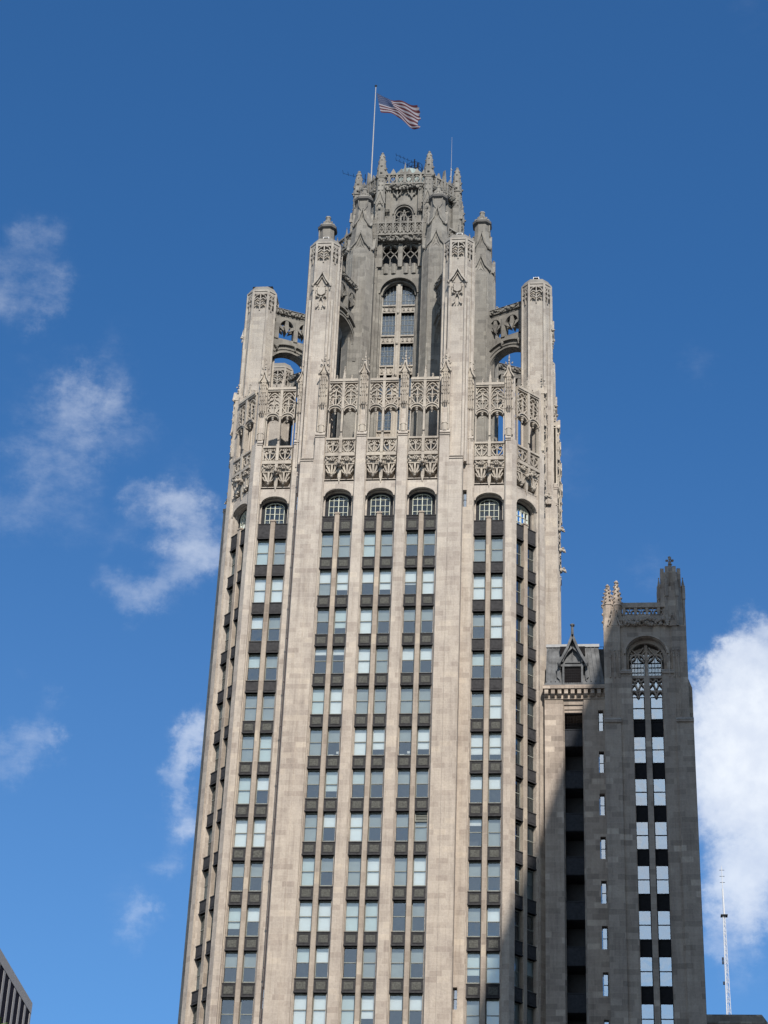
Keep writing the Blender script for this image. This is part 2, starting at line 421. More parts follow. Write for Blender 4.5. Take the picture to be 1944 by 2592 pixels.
class MB:
    """collects geometry in (u along wall, v outward, z up) and maps it by self.f"""
    def __init__(self, f=None):
        self.v, self.fa, self.mi = [], [], []
        self.f = f or (lambda u, v, z: (u, -v, z))
        self.m = 0

    def vert(self, u, v, z):
        self.v.append(self.f(u, v, z))
        return len(self.v) - 1

    def face(self, ids):
        self.fa.append(tuple(ids))
        self.mi.append(self.m)

    def quad(self, *pts):
        self.face([self.vert(*p) for p in pts])

    def box(self, u0, u1, v0, v1, z0, z1):
        i = [self.vert(u, v, z) for z in (z0, z1) for v in (v0, v1) for u in (u0, u1)]
        for q in ((0, 2, 3, 1), (4, 5, 7, 6), (0, 1, 5, 4), (2, 6, 7, 3), (0, 4, 6, 2), (1, 3, 7, 5)):
            self.face([i[k] for k in q])

    def prism(self, poly, z0, z1, poly2=None, caps=True):
        n = len(poly)
        p2 = poly2 or poly
        a = [self.vert(p[0], p[1], z0) for p in poly]
        b = [self.vert(p[0], p[1], z1) for p in p2]
        for k in range(n):
            self.face((a[k], a[(k + 1) % n], b[(k + 1) % n], b[k]))
        if caps:
            self.face(a[::-1])
            self.face(b)

    def loft(self, rings, closed_top=True, closed_bot=True):
        """rings: list of (poly, z)"""
        ids = [[self.vert(p[0], p[1], z) for p in poly] for poly, z in rings]
        n = len(ids[0])
        for a, b in zip(ids, ids[1:]):
            for k in range(n):
                self.face((a[k], a[(k + 1) % n], b[(k + 1) % n], b[k]))
        if closed_bot:
            self.face(ids[0][::-1])
        if closed_top:
            self.face(ids[-1])

    def ext(self, poly, v0, v1):
        """polygon in (u,z) extruded from v0 to v1"""
        n = len(poly)
        a = [self.vert(p[0], v0, p[1]) for p in poly]
        b = [self.vert(p[0], v1, p[1]) for p in poly]
        for k in range(n):
            self.face((a[k], a[(k + 1) % n], b[(k + 1) % n], b[k]))
        self.face(a[::-1])
        self.face(b)

    def ribbon(self, path, w, v0, v1, closed=False):
        n = len(path)
        L = []
        for i in range(n):
            p0 = path[i - 1] if (i > 0 or closed) else path[i]
            p1 = path[(i + 1) % n] if (i < n - 1 or closed) else path[i]
            dx, dz = p1[0] - p0[0], p1[1] - p0[1]
            l = sqrt(dx * dx + dz * dz) or 1
            nx, nz = -dz / l * w / 2, dx / l * w / 2
            x, z = path[i]
            L.append([self.vert(x + nx, v0, z + nz), self.vert(x + nx, v1, z + nz), self.vert(x - nx, v1, z - nz), self.vert(x - nx, v0, z - nz)])
        for i in range(n - 1 + (1 if closed else 0)):
            a, b = L[i], L[(i + 1) % n]
            for k in range(4):
                self.face((a[k], a[(k + 1) % 4], b[(k + 1) % 4], b[k]))
        if not closed:
            self.face(L[0][::-1])
            self.face(L[-1])

    def blob(self, u, v, z, ru, rv=None, rz=None, rng=R, jit=0.25):
        rv = rv or ru
        rz = rz or ru
        V, F = ico()
        b = len(self.v)
        for a, c, d in V:
            k = 1 + rng.uniform(-jit, jit)
            self.v.append(self.f(u + a * ru * k, v + c * rv * k, z + d * rz * k))
        for f in F:
            self.face([b + i for i in f])

    def leaves(self, u0, u1, v, z0, z1, n, r, rng=R):
        for i in range(n):
            t = (i + rng.random()) / n
            self.blob(u0 + (u1 - u0) * t, v + rng.uniform(-.3, .5) * r, z0 + (z1 - z0) * rng.random(), r * rng.uniform(.7, 1.2), r * rng.uniform(.6, 1.1), r * rng.uniform(.6, 1.1), rng, .35)

    def spire(self, u, v, z0, z1, r0, n=4, crock=5, cr=0.09, tip=0.02, rot=pi / 4):
        p = [(u + r0 * cos(rot + 2 * pi * k / n), v + r0 * sin(rot + 2 * pi * k / n)) for k in range(n)]
        q = [(u + tip * cos(rot + 2 * pi * k / n), v + tip * sin(rot + 2 * pi * k / n)) for k in range(n)]
        self.prism(p, z0, z1, q)
        for i in range(crock):
            t = (i + .6) / (crock + .3)
            rr = r0 * (1 - t) + cr * .5
            for k in range(n):
                a = rot + 2 * pi * k / n
                self.blob(u + rr * cos(a), v + rr * sin(a), z0 + (z1 - z0) * (t + (.5 / (crock + .3) if k % 2 else 0)), cr, cr, cr * .9)
        self.blob(u, v, z1, cr * 1.3, cr * 1.3, cr * 1.4)

    def tube(self, p0, p1, r, n=6, r1=None):
        p0, p1 = Vector(self.f(*p0)), Vector(self.f(*p1))
        d = (p1 - p0).normalized()
        a = d.orthogonal().normalized()
        b = d.cross(a)
        r1 = r if r1 is None else r1
        i0 = len(self.v)
        for p, rr in ((p0, r), (p1, r1)):
            for k in range(n):
                t = 2 * pi * k / n
                self.v.append(tuple(p + a * cos(t) * rr + b * sin(t) * rr))
        for k in range(n):
            self.face((i0 + k, i0 + (k + 1) % n, i0 + n + (k + 1) % n, i0 + n + k))
        self.face([i0 + k for k in range(n)][::-1])
        self.face([i0 + n + k for k in range(n)])

    def archwall(self, u0, u1, ztop, a, zs, b, vf, vb, uc=0.0, n=18, zbot=None, back=False):
        """wall sheet at vf with an arched opening (half width a, springing zs, rise b), soffit back to vb"""
        zbot = zs if zbot is None else zbot
        C = [(uc - a, zbot)] if zbot < zs else []
        for k in range(n + 1):
            t = pi - pi * k / n
            C.append((uc + a * cos(t), zs + b * sin(t)))
        if zbot < zs:
            C.append((uc + a, zbot))
        for (x0, z0), (x1, z1) in zip(C, C[1:]):
            if x1 - x0 > 1e-6:
                self.quad((x0, vf, z0), (x1, vf, z1), (x1, vf, ztop), (x0, vf, ztop))
            self.quad((x0, vf, z0), (x0, vb, z0), (x1, vb, z1), (x1, vf, z1))
        if u0 < uc - a - 1e-6:
            self.quad((u0, vf, zbot), (uc - a, vf, zbot), (uc - a, vf, ztop), (u0, vf, ztop))
        if u1 > uc + a + 1e-6:
            self.quad((uc + a, vf, zbot), (u1, vf, zbot), (u1, vf, ztop), (uc + a, vf, ztop))
        self.quad((u0, vf, ztop), (u1, vf, ztop), (u1, vb, ztop), (u0, vb, ztop))

    def mesh(self, name, mats):
        me = bpy.data.meshes.new(name)
        me.from_pydata(self.v, [], self.fa)
        for m in mats:
            me.materials.append(MATS[m])
        me.polygons.foreach_set('material_index', self.mi)
        me.update()
        return me

def arc(cx, cz, r, a0, a1, n=10, rz=None):
    rz = rz or r
    return [(cx + r * cos(radians(a0 + (a1 - a0) * k / n)), cz + rz * sin(radians(a0 + (a1 - a0) * k / n))) for k in range(n + 1)]

def octa(ap, front=None, cx=0.0, cy=0.0):
    """octagon (u,v) with apothem ap and flat front of half width `front`"""
    h = front if front is not None else ap * 0.4142
    return [(cx + x, cy + y) for x, y in ((-h, -ap), (h, -ap), (ap, -h), (ap, h), (h, ap), (-h, ap), (-ap, h), (-ap, -h))]

# ------------------------------------------------------------------ objects
def tag(o, label=None, cat=None, group=None, kind=None):
    if label: o['label'] = label
    if cat: o['category'] = cat
    if group: o['group'] = group
    if kind: o['kind'] = kind
    return o

def empty(name, loc, label, cat, group=None):
    o = bpy.data.objects.new(name, None)
    o.empty_display_size = 1
    COL.objects.link(o)
    o.location = loc
    return tag(o, label, cat, group)

def put(name, me, parent=None, loc=(0, 0, 0), ang=0.0, sub=False):
    """link a mesh; loc is in world space for a part (parent empty is unrotated), local for a sub-part"""
    o = bpy.data.objects.new(name, me)
    COL.objects.link(o)
    if parent is not None:
        o.parent = parent
        if not sub:
            loc = (loc[0] - parent.location[0], loc[1] - parent.location[1], loc[2] - parent.location[2])
    o.location = loc
    o.rotation_euler = (0, 0, ang)
    return o

# ------------------------------------------------------------------ ground
gm = MB(lambda u, v, z: (u, v, z))
gm.quad((-3000, -3000, 0), (3000, -3000, 0), (3000, 3000, 0), (-3000, 3000, 0))
tag(put('ground', gm.mesh('ground', ['plain_concrete'])), kind='structure')
rm = MB(lambda u, v, z: (u, v, z))
rm.quad((-600, -40, 0.004), (600, -40, 0.004), (600, -18, 0.004), (-600, -18, 0.004))
tag(put('road', rm.mesh('road', ['asphalt'])), kind='structure')

# =================================================================== MAIN TOWER
H = 3.65
Z0 = 96.35
NROW = 12
CY = 14.5
tower = empty('gothic_skyscraper', (0, CY, 0),
              'tall pale limestone gothic skyscraper with flying buttresses and openwork crown in full sun', 'skyscraper')
D45 = pi / 4
def face_frame(k):
    a = k * pi / 2
    return (0 + CY * sin(a), CY - CY * cos(a)), a
def face_pt(k, u, v):
    O, a = face_frame(k)
    return frame(O, a)(u, v, 0)[:2]
# bays: (origin, angle, visible importance)
BAYS = []
for k in (0, 1, -1):
    for u in (-3.565, 0.0, 3.565):
        BAYS.append((face_pt(k, u, 0), k * pi / 2, 'front' if k == 0 else 'flank'))
    for u in (-9.18, 9.18):
        BAYS.append((face_pt(k, u, -1.05), k * pi / 2, 'side' if k == 0 else 'flank'))
e0 = 0.06
BAYS.append(((12.2 + e0 * cos(D45), 2.26 + e0 * sin(D45)), D45, 'chamfer'))
BAYS.append(((-12.2 - e0 * cos(D45), 2.26 + e0 * sin(D45)), -D45, 'chamfer'))

# ---- stone shaft (walls, piers and arches)
S = MB()
JP = lambda c, hw, j=.11: [(c - hw, -.62), (c + hw, -.62), (c + hw, -.02), (c + hw - .05, .10), (c + hw - j, .14), (c + hw - j, .34), (c - hw + j, .34), (c - hw + j, .14), (c - hw + .05, .10), (c - hw, -.02)]
for k in range(4):
    O, a = face_frame(k)
    S.f = frame(O, a)
    for c in (-1.78, 1.78):
        S.prism(JP(c, .53), 0, 105.88)
        S.prism([(c - .34, -.45), (c + .34, -.45), (c + .34, .16), (c - .34, .16)], 105.88, 112.6)
    for s in (-1, 1):
        P = [(4.82, -.62), (5.80, -.62), (5.80, .33), (4.96, .33), (4.96, .14), (4.90, .10), (4.82, -.02)]
        S.prism([(s * x, y) for x, y in P][::s], 0, 105.88)
        S.prism([(s * x, y) for x, y in ((4.98, -.6), (5.72, -.6), (5.72, .20), (4.98, .20))][::s], 105.88, 112.6)
        B = [(5.80, -1.6), (6.98, -1.6), (6.98, .29), (6.93, .36), (5.84, .36), (5.80, .33)]
        S.prism([(s * x, y) for x, y in B][::s], 0, 103.36)
        # weathering of the big pier
        S.prism([(s * x, y) for x, y in B][::s], 103.36, 103.7, [(s * x, min(y, .12)) for x, y in B][::s])
        for zz, hh, o in ((103.22, .1, .07), (103.46, .07, .06)):
            S.prism([(s * x, y) for x, y in ((5.82, .2), (6.98, .2), (6.98, .36 + o), (5.82, .36 + o))][::s], zz, zz + hh)
        # pilaster beside the set-back bay, with slit windows in its recess next to the big pier
        yb = -1.05
        S.prism([(s * x, y + yb) for x, y in ((7.30, -.62), (7.93, -.62), (7.93, -.02), (7.86, .12), (7.78, .14), (7.78, .34), (7.30, .34))][::s], 0, 105.88)
        cuts = [(99.0, 100.7)] + [(99.0 - H * 4 * q, 100.7 - H * 4 * q) for q in (3, 6)]
        zs_ = [0] + [x for c_ in sorted(cuts) for x in c_] + [105.88]
        for z_a, z_b in zip(zs_[::2], zs_[1::2]):
            S.prism([(s * x, y + yb) for x, y in ((6.97, -.62), (7.30, -.62), (7.30, .34), (6.97, .34))][::s], z_a, z_b)
        S.prism([(s * x, y + yb) for x, y in ((7.02, -.6), (7.80, -.6), (7.80, .18), (7.02, .18))][::s], 105.88, 112.6)
        # corner pilaster: facade side then chamfer side
        q = [(10.43, -.62), (10.92, -.80), (11.341, -.379), (11.39, -.259), (11.376, -.188), (11.518, -.047), (11.13, .34), (10.58, .34), (10.58, .14), (10.50, .12), (10.43, -.02)]
        # v measured from set-back plane
        S.prism([(s * x, y + yb) for x, y in q][::s], 0, 105.88)
        S.prism([(s * x, y + yb) for x, y in ((10.55, -.55), (10.95, -.70), (11.36, -.08), (11.06, .2), (10.55, .2))][::s], 105.88, 112.6)
        # mirrored pilaster on the other side of the chamfer belongs to the next face
        # pilaster weatherings
        for c, hw, vv in ((1.78, .42, 0), (5.40, .44, 0), (7.40, .40, yb), (10.78, .24, yb)):
            uu = s * c
            S.prism([(uu - hw, vv + .0), (uu + hw, vv + .0), (uu + hw, vv + .40), (uu - hw, vv + .40)], 105.70, 105.80)
            S.prism([(uu - hw, vv + .0), (uu + hw, vv + .0), (uu + hw, vv + .44), (uu - hw, vv + .44)], 105.88, 105.98)
            S.prism([(uu - hw, vv + .0), (uu + hw, vv + .0), (uu + hw, vv + .38), (uu - hw, vv + .38)], 105.98, 106.35,
                    [(uu - hw, vv + .0), (uu + hw, vv + .0), (uu + hw, vv + .22), (uu - hw, vv + .22)])
    # big blank wall low down behind the bays is left to the interior prism
AB, AZ = 0.78, 99.80
for (O, a, kind) in BAYS:
    S.f = frame(O, a)
    # outer and inner order of the window arch
    S.archwall(-1.27, 1.27, 101.45, 1.25, AZ, AB, .06, -.36)
    S.archwall(-1.27, 1.27, 101.0, 1.12, AZ, AB - .1, -.36, -.60, zbot=97.9)
    S.ribbon([(1.18 * cos(t), AZ + (AB + .0) * sin(t)) for t in [pi - pi * i / 18 for i in range(19)]], .10, .06, .13)
    S.ribbon([(1.13 * cos(t), AZ + (AB - .09) * sin(t)) for t in [pi - pi * i / 18 for i in range(19)]], .06, -.36, -.29)
    # jamb mouldings down the shaft
    for s in (-1, 1):
        S.box(s * 1.255 - .05, s * 1.255 + .05, -.55, -.10, 0, 97.9)
    # wall above, recessed panel for the corbels
    S.box(-1.27, 1.27, -.8, -.48, 101.4, 103.1)
    S.box(-1.27, 1.27, -.5, .06, 101.30, 101.52)
    # blind wall below the lowest storey we look at
    S.box(-1.27, 1.27, -.5, -.12, 0, Z0 - H * NROW + .3)
tower_shaft = put('shaft_wall', S.mesh('shaft_wall', ['shaft_stone']), tower, (0, 0, 0))

# ---- dark rooms, floor slabs and terrace
IN = MB(lambda u, v, z: (u, v, z))
def four(poly):
    out = []
    for k in range(4):
        a = k * pi / 2
        for x, y in poly:
            dx, dy = x, y - CY
            out.append((dx * cos(a) - dy * sin(a), CY + dx * sin(a) + dy * cos(a)))
    return out
inner = four([(-10.0, 2.5), (10.0, 2.5)])
outer = four([(-10.84, 1.4), (-6.5, 1.4), (-6.5, .4), (6.5, .4), (6.5, 1.4), (10.84, 1.4)])
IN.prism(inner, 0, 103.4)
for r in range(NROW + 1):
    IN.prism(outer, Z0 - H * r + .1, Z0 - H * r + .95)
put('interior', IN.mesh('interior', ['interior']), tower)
TR = MB(lambda u, v, z: (u, v, z))
TR.prism(four([(-11.1, 1.2), (-6.5, 1.2), (-6.5, .2), (6.5, .2), (6.5, 1.2), (11.1, 1.2)]), 103.3, 103.7)
put('terrace_floor', TR.mesh('terrace_floor', ['terrace']), tower)

# ---- repeated bay parts
def spandrel_mesh(h=1.10, top=False):
    m = MB()
    m.box(-.545, .545, -.28, -.03, 0, h)
    m.box(-.545, .545, -.28, .02, h - .07, h)
    m.box(-.545, .545, -.28, .03, 0, .10)
    z1 = h - (.48 if top else .17)
    for a in (-.42, .38):
        m.box(a, a + .04, -.03, -.005, .2, z1)
    m.box(-.38, .38, -.03, -.005, .2, .24)
    m.box(-.38, .38, -.03, -.005, z1 - .04, z1)
    m.m = 1
    m.box(-.35, .35, -.03, -.022, .27, z1 - .07)
    for q in range(5):
        x = -.26 + .13 * q
        m.box(x - .018, x + .018, -.03, -.008, .34, .34 + R.uniform(.28, .45))
    m.m = 0
    if top:
        m.box(-.545, .545, -.28, 0.0, h - .36, h - .31)
        for q in range(8):
            x = -.49 + .14 * q
            m.ribbon([(x - .07, h - .29), (x, h - .1), (x + .07, h - .29)], .025, -.03, -.01)
    return m
SPAN = spandrel_mesh().mesh('spandrel_panel', ['spandrel_metal', 'spandrel_relief'])
SPAN0 = spandrel_mesh(1.50, True).mesh('spandrel_panel_top', ['spandrel_metal', 'spandrel_relief'])

WH = 2.42
def frame_mb(m=None, f=None):
    m = m or MB()
    if f: m.f = f
    w = .51
    for x in (-w, w - .045):
        m.box(x, x + .045, -.05, .05, 0, WH)
    for z0, z1 in ((0, .07), (WH - .07, WH)):
        m.box(-w + .06, w - .06, -.05, .05, z0, z1)
    m.box(-w + .06, w - .06, -.05, .045, WH * .485, WH * .485 + .055)
    return m
def pane_mb(m=None, f=None):
    m = m or MB()
    if f: m.f = f
    zm = WH * .485
    m.quad((-.468, .0, .07), (.468, .0, .07), (.468, .0, zm), (-.468, .0, zm))
    m.quad((-.468, .02, zm + .055), (.468, .02, zm + .055), (.468, .02, WH - .07), (-.468, .02, WH - .07))
    return m
def blind_mb(z0, z1, m=None, f=None):
    m = m or MB()
    if f: m.f = f
    m.box(-.475, .475, -.075, -.062, z0, z1)
    return m
FRAME = frame_mb().mesh('window_frame', ['window_paint'])
PANE = pane_mb().mesh('window_pane', ['glass'])
zm = WH * .485
STATES = {  # code: list of (z0, z1, material)
    'W': [(.07, WH, 'blind_white')], 'w': [(zm, WH, 'blind_white')], 'h': [(zm * .5, WH, 'blind_white')],
    'k': [(zm * .86, WH, 'blind_white')],
    't': [(WH * .74, WH, 'blind_white')], 'g': [(.07, WH, 'blind_grey')], 'p': [(.07, WH, 'blind_pale')],
    'u': [(zm, WH, 'blind_grey')], 'v': [(zm, WH, 'blind_pale')], 'q': [(zm * .55, WH, 'blind_pale')], 'd': [],
    'x': [(zm, WH, 'blind_white'), (.07, zm, 'blind_grey')], 's': [(.07, .30, 'blind_white'), (zm, WH, 'blind_grey')]}
BLIND = {}
STATES['z'] = [(zm, WH, 'blind_grey')]
for c, lst in STATES.items():
    if lst:
        m = MB()
        names = []
        for z0, z1, mt in lst:
            if mt not in names: names.append(mt)
            m.m = names.index(mt)
            m.box(-.475, .475, -.075, -.062, z0, z1)
        if c == 'z':           # papers and a box left on the sill
            names.append('blind_white'); m.m = 1
            m.box(-.42, -.05, -.3, -.2, .07, .24); m.box(.18, .40, -.3, -.2, .30, .50)
        BLIND[c] = m.mesh('blind_' + mt, names)

# blinds as the photograph shows them, one string per window column, top storey first
FRONT = ['gxutpgugpWvW', 'ghqtWzqwuWwW', 'pwWWgWvWgpdp', 'ghugghuuWpgh', 'ukuwgzuugdgw', 'uWuwghugWuuw']
SIDEL = ['pWwvggpWuqud', 'gWuugpwWuwud']
SIDER = ['gWuvuhwtuuqg', 'gWWvWhwguwpp']

def gargoyle():
    m = MB()
    m.blob(0, .55, 102.95, .17, .30, .22)
    m.blob(0, .74, 102.78, .16, .18, .18)
    m.blob(0, .88, 102.66, .09, .10, .09)
    m.blob(-.1, .70, 103.05, .07, .12, .08)
    m.blob(.1, .70, 103.05, .07, .12, .08)
    m.blob(-.2, .35, 102.8, .12, .25, .2)
    m.blob(.2, .35, 102.8, .12, .25, .2)
    m.ext([(-.16, 102.6), (.16, 102.6), (.14, 101.7), (0, 101.05), (-.14, 101.7)], -.1, .14)
    m.ext([(-.12, 103.75), (.12, 103.75), (.12, 102.6), (-.12, 102.6)], -.1, .45)
    return m
GARG = gargoyle().mesh('gargoyle', ['carved_stone'])

def corbels():
    m = MB()
    for s in (-1, 1):
        c = s * .66
        m.blob(c, .18, 101.72, .13, .16, .13)
        m.blob(c, .10, 101.9, .2, .14, .10)
        for t in (-1, 1):
            m.blob(c + t * .18, .2, 101.98, .13, .14, .13)
            m.ribbon([(c + t * .04, 101.95), (c + t * .16, 102.15), (c + t * .3, 102.55), (c + t * .46, 102.85)], .13, -.48, .20)
            m.ribbon([(c + t * .12, 102.05), (c + t * .36, 102.2), (c + t * .50, 102.5)], .10, -.48, .14)
        m.ext([(c - .05, 101.9), (c + .05, 101.9), (c + .09, 102.9), (c - .09, 102.9)], -.48, .24)
        for t in (-1, 1):
            m.ribbon([(c + t * .12, 102.25), (c + t * .22, 102.55), (c + t * .25, 102.85)], .06, -.48, .16)
    m.box(-1.24, 1.24, -.2, .22, 102.92, 103.08)
    return m
CORB = corbels().mesh('corbel_row', ['carved_stone'])

def frieze():
    m = MB()
    m.box(-1.26, 1.26, -.3, .26, 103.08, 103.66)
    m.leaves(-1.22, 1.22, .30, 103.2, 103.58, 46, .11)
    for u in (-.62, .62):
        for q in range(6):
            a = q * pi / 3
            m.blob(u + .17 * cos(a), .40, 103.38 + .15 * sin(a), .10, .09, .10)
        m.blob(u, .42, 103.38, .08)
    m.box(-1.27, 1.27, -.35, .46, 103.66, 103.92)
    m.box(-1.27, 1.27, -.35, .40, 103.92, 104.0)
    return m
FRIEZE = frieze().mesh('leaf_frieze', ['carved_stone'])

def balustrade():
    m = MB()
    v0, v1 = .10, .32
    m.box(-1.27, 1.27, .02, .42, 105.36, 105.54)
    m.box(-1.27, 1.27, v0, v1, 104.0, 104.1)
    for u in (-1.22, 1.22):
        m.box(u - .05, u + .05, v0, v1, 104.0, 105.4)
    m.box(-.13, .13, -.02, .44, 104.0, 105.72)
    for s in (-1, 1):
        c = s * .66
        z = 104.08
        m.ribbon([(c, z), (c, z + 1.3)], .09, v0, v1)
        for t in (-1, 1):
            m.ribbon([(c, z + .03), (c + t * .2, z + .22), (c + t * .40, z + .52), (c + t * .47, z + .82)], .085, v0, v1)
            m.ribbon(arc(c + t * .28, z + .9, .20, 0 if t > 0 else 180, 280 if t > 0 else -100, 9), .07, v0, v1)
            m.ribbon([(c + t * .5, z + .2), (c + t * .3, z + .06)], .06, v0, v1)
            m.blob(c + t * .26, (v0 + v1) / 2, z + .82, .06)
        m.ribbon([(c - .48, z + 1.22), (c - .25, z + 1.1), (c, z + 1.22), (c + .25, z + 1.1), (c + .48, z + 1.22)], .06, v0, v1)
    return m
BALU = balustrade().mesh('balustrade', ['carved_stone'])

def tracery():
    m = MB()
    v0, v1 = .02, .26
    # rails
    m.box(-1.24, 1.24, -.12, .36, 111.38, 111.52)
    m.box(-1.24, 1.24, -.08, .44, 111.52, 111.70)
    m.box(-1.22, 1.22, -.05, .38, 111.70, 111.82)
    for u in (-1.2, 1.2):
        m.box(u - .045, u + .045, v0, v1, 105.5, 111.4)
    # centre mullion with its own little spire
    m.box(-.08, .08, -.10, .34, 104.0, 108.9)
    m.box(-.12, .12, -.06, .40, 108.7, 112.0)
    m.box(-.085, .085, .34, .44, 106.2, 108.5)
    m.spire(0, .16, 112.0, 113.25, .17, 4, 2, .05)
    m.blob(0, .36, 108.62, .15, .15, .2)
    for s in (-1, 1):
        c = s * .65
        m.spire(c, .15, 111.82, 112.30, .11, 4, 1, .05)
        for q in (-.34, .34):
            m.blob(c + q, .18, 111.88, .07, .07, .09)
        # soffit arch of the opening
        m.ribbon([(c + .54 * cos(radians(x)), 108.40 + .42 * sin(radians(x))) for x in range(180, -1, -15)], .16, -.32, .36)
        m.ribbon([(c + .58 * cos(radians(x)), 108.46 + .52 * sin(radians(x))) for x in range(180, -1, -15)], .10, .2, .46)
        # hanging boss
        m.blob(c, .22, 108.62, .17, .17, .12)
        m.blob(c, .22, 108.40, .13, .13, .15)
        m.blob(c, .22, 108.2, .07, .07, .10)
        z = 108.92
        m.ribbon([(c, z), (c, z + 1.72)], .085, v0 - .02, v1 + .02)
        m.ext([(c - .07, z + 1.1), (c, z + 1.9), (c + .07, z + 1.1), (c, z + .9)], v0, v1 + .06)
        for t in (-1, 1):
            m.ribbon([(c, z + .02), (c + t * .3, z + .42), (c + t * .54, z + .82)], .10, v0, v1)
            m.ribbon([(c + t * .54, z + .12), (c + t * .32, z + .34)], .07, v0, v1)
            m.ribbon(arc(c + t * .26, z + .98, .21, -60 if t > 0 else 240, 230 if t > 0 else -50, 10), .075, v0, v1)
            m.blob(c + t * .20, .16, z + 1.06, .065)
            m.ribbon([(c + t * .55, z + 1.20), (c + t * .40, z + 1.50), (c + t * .16, z + 1.62), (c, z + 1.95)], .09, v0, v1)
            m.ribbon([(c + t * .55, z + 1.50), (c + t * .45, z + 1.90), (c + t * .22, z + 2.20), (c, z + 2.34)], .085, v0, v1)
            m.ribbon([(c, z + 1.92), (c + t * .18, z + 1.98), (c + t * .34, z + 2.12)], .06, v0, v1)
            m.ribbon([(c + t * .52, z + 2.1), (c + t * .36, z + 2.38)], .07, v0, v1)
    return m
TRAC = tracery().mesh('tracery_screen', ['carved_stone'])

def archwin():
    m = MB()                     # dark surround with curved head, then pale glazing bars
    N = 16
    a, b, zs = 1.12, AB - .10, AZ
    a2, b2, zs2, zb = .80, .52, 99.72, 97.92
    outerp = [(a * cos(pi - pi * i / N), zs + b * sin(pi - pi * i / N)) for i in range(N + 1)]
    innerp = [(a2 * cos(pi - pi * i / N), zs2 + b2 * sin(pi - pi * i / N)) for i in range(N + 1)]
    o2 = [(-a, zb)] + outerp + [(a, zb)]
    i2 = [(-a2, zb)] + innerp + [(a2, zb)]
    for (p, q), (r_, t) in zip(zip(o2, o2[1:]), zip(i2, i2[1:])):
        m.quad((p[0], 0, p[1]), (q[0], 0, q[1]), (t[0], 0, t[1]), (r_[0], 0, r_[1]))
        m.quad((r_[0], 0, r_[1]), (t[0], 0, t[1]), (t[0], -.1, t[1]), (r_[0], -.1, r_[1]))
    m.ribbon([(x * .93, zs + (z - zs) * .93) for x, z in o2], .05, 0, .04)
    m.m = 1
    m.ribbon(i2, .05, -.06, .05)
    m.box(-.035, .035, -.04, .05, zb, zs2 + b2)
    for u in (-.41, .41):
        m.box(u - .02, u + .02, -.03, .035, zb, zs2 + b2 * .86)
    for z in (98.55, 99.16, 99.76):
        m.box(-.79, .79, -.03, .03, z - .02, z + .02)
    p = MB()
    ids = [p.vert(x, -.03, z) for x, z in i2]
    p.face(ids)
    return m, p
_aw, _ap = archwin()
AWIN = _aw.mesh('arched_window', ['dark_metal', 'pale_paint'])
APANE = _ap.mesh('arched_pane', ['deep_glass'])

def mullion():
    m = MB()
    z0 = Z0 - H * NROW
    m.prism([(-.21, -.5), (.21, -.5), (.21, .02), (.17, .07), (-.17, .07), (-.21, .02)], z0, 98.02)
    m.box(-.25, .25, -.45, .12, 98.02, 98.12)
    m.box(-.2, .2, -.45, .06, 98.12, 98.22)
    return m
MULL = mullion().mesh('mullion', ['mullion_stone'])

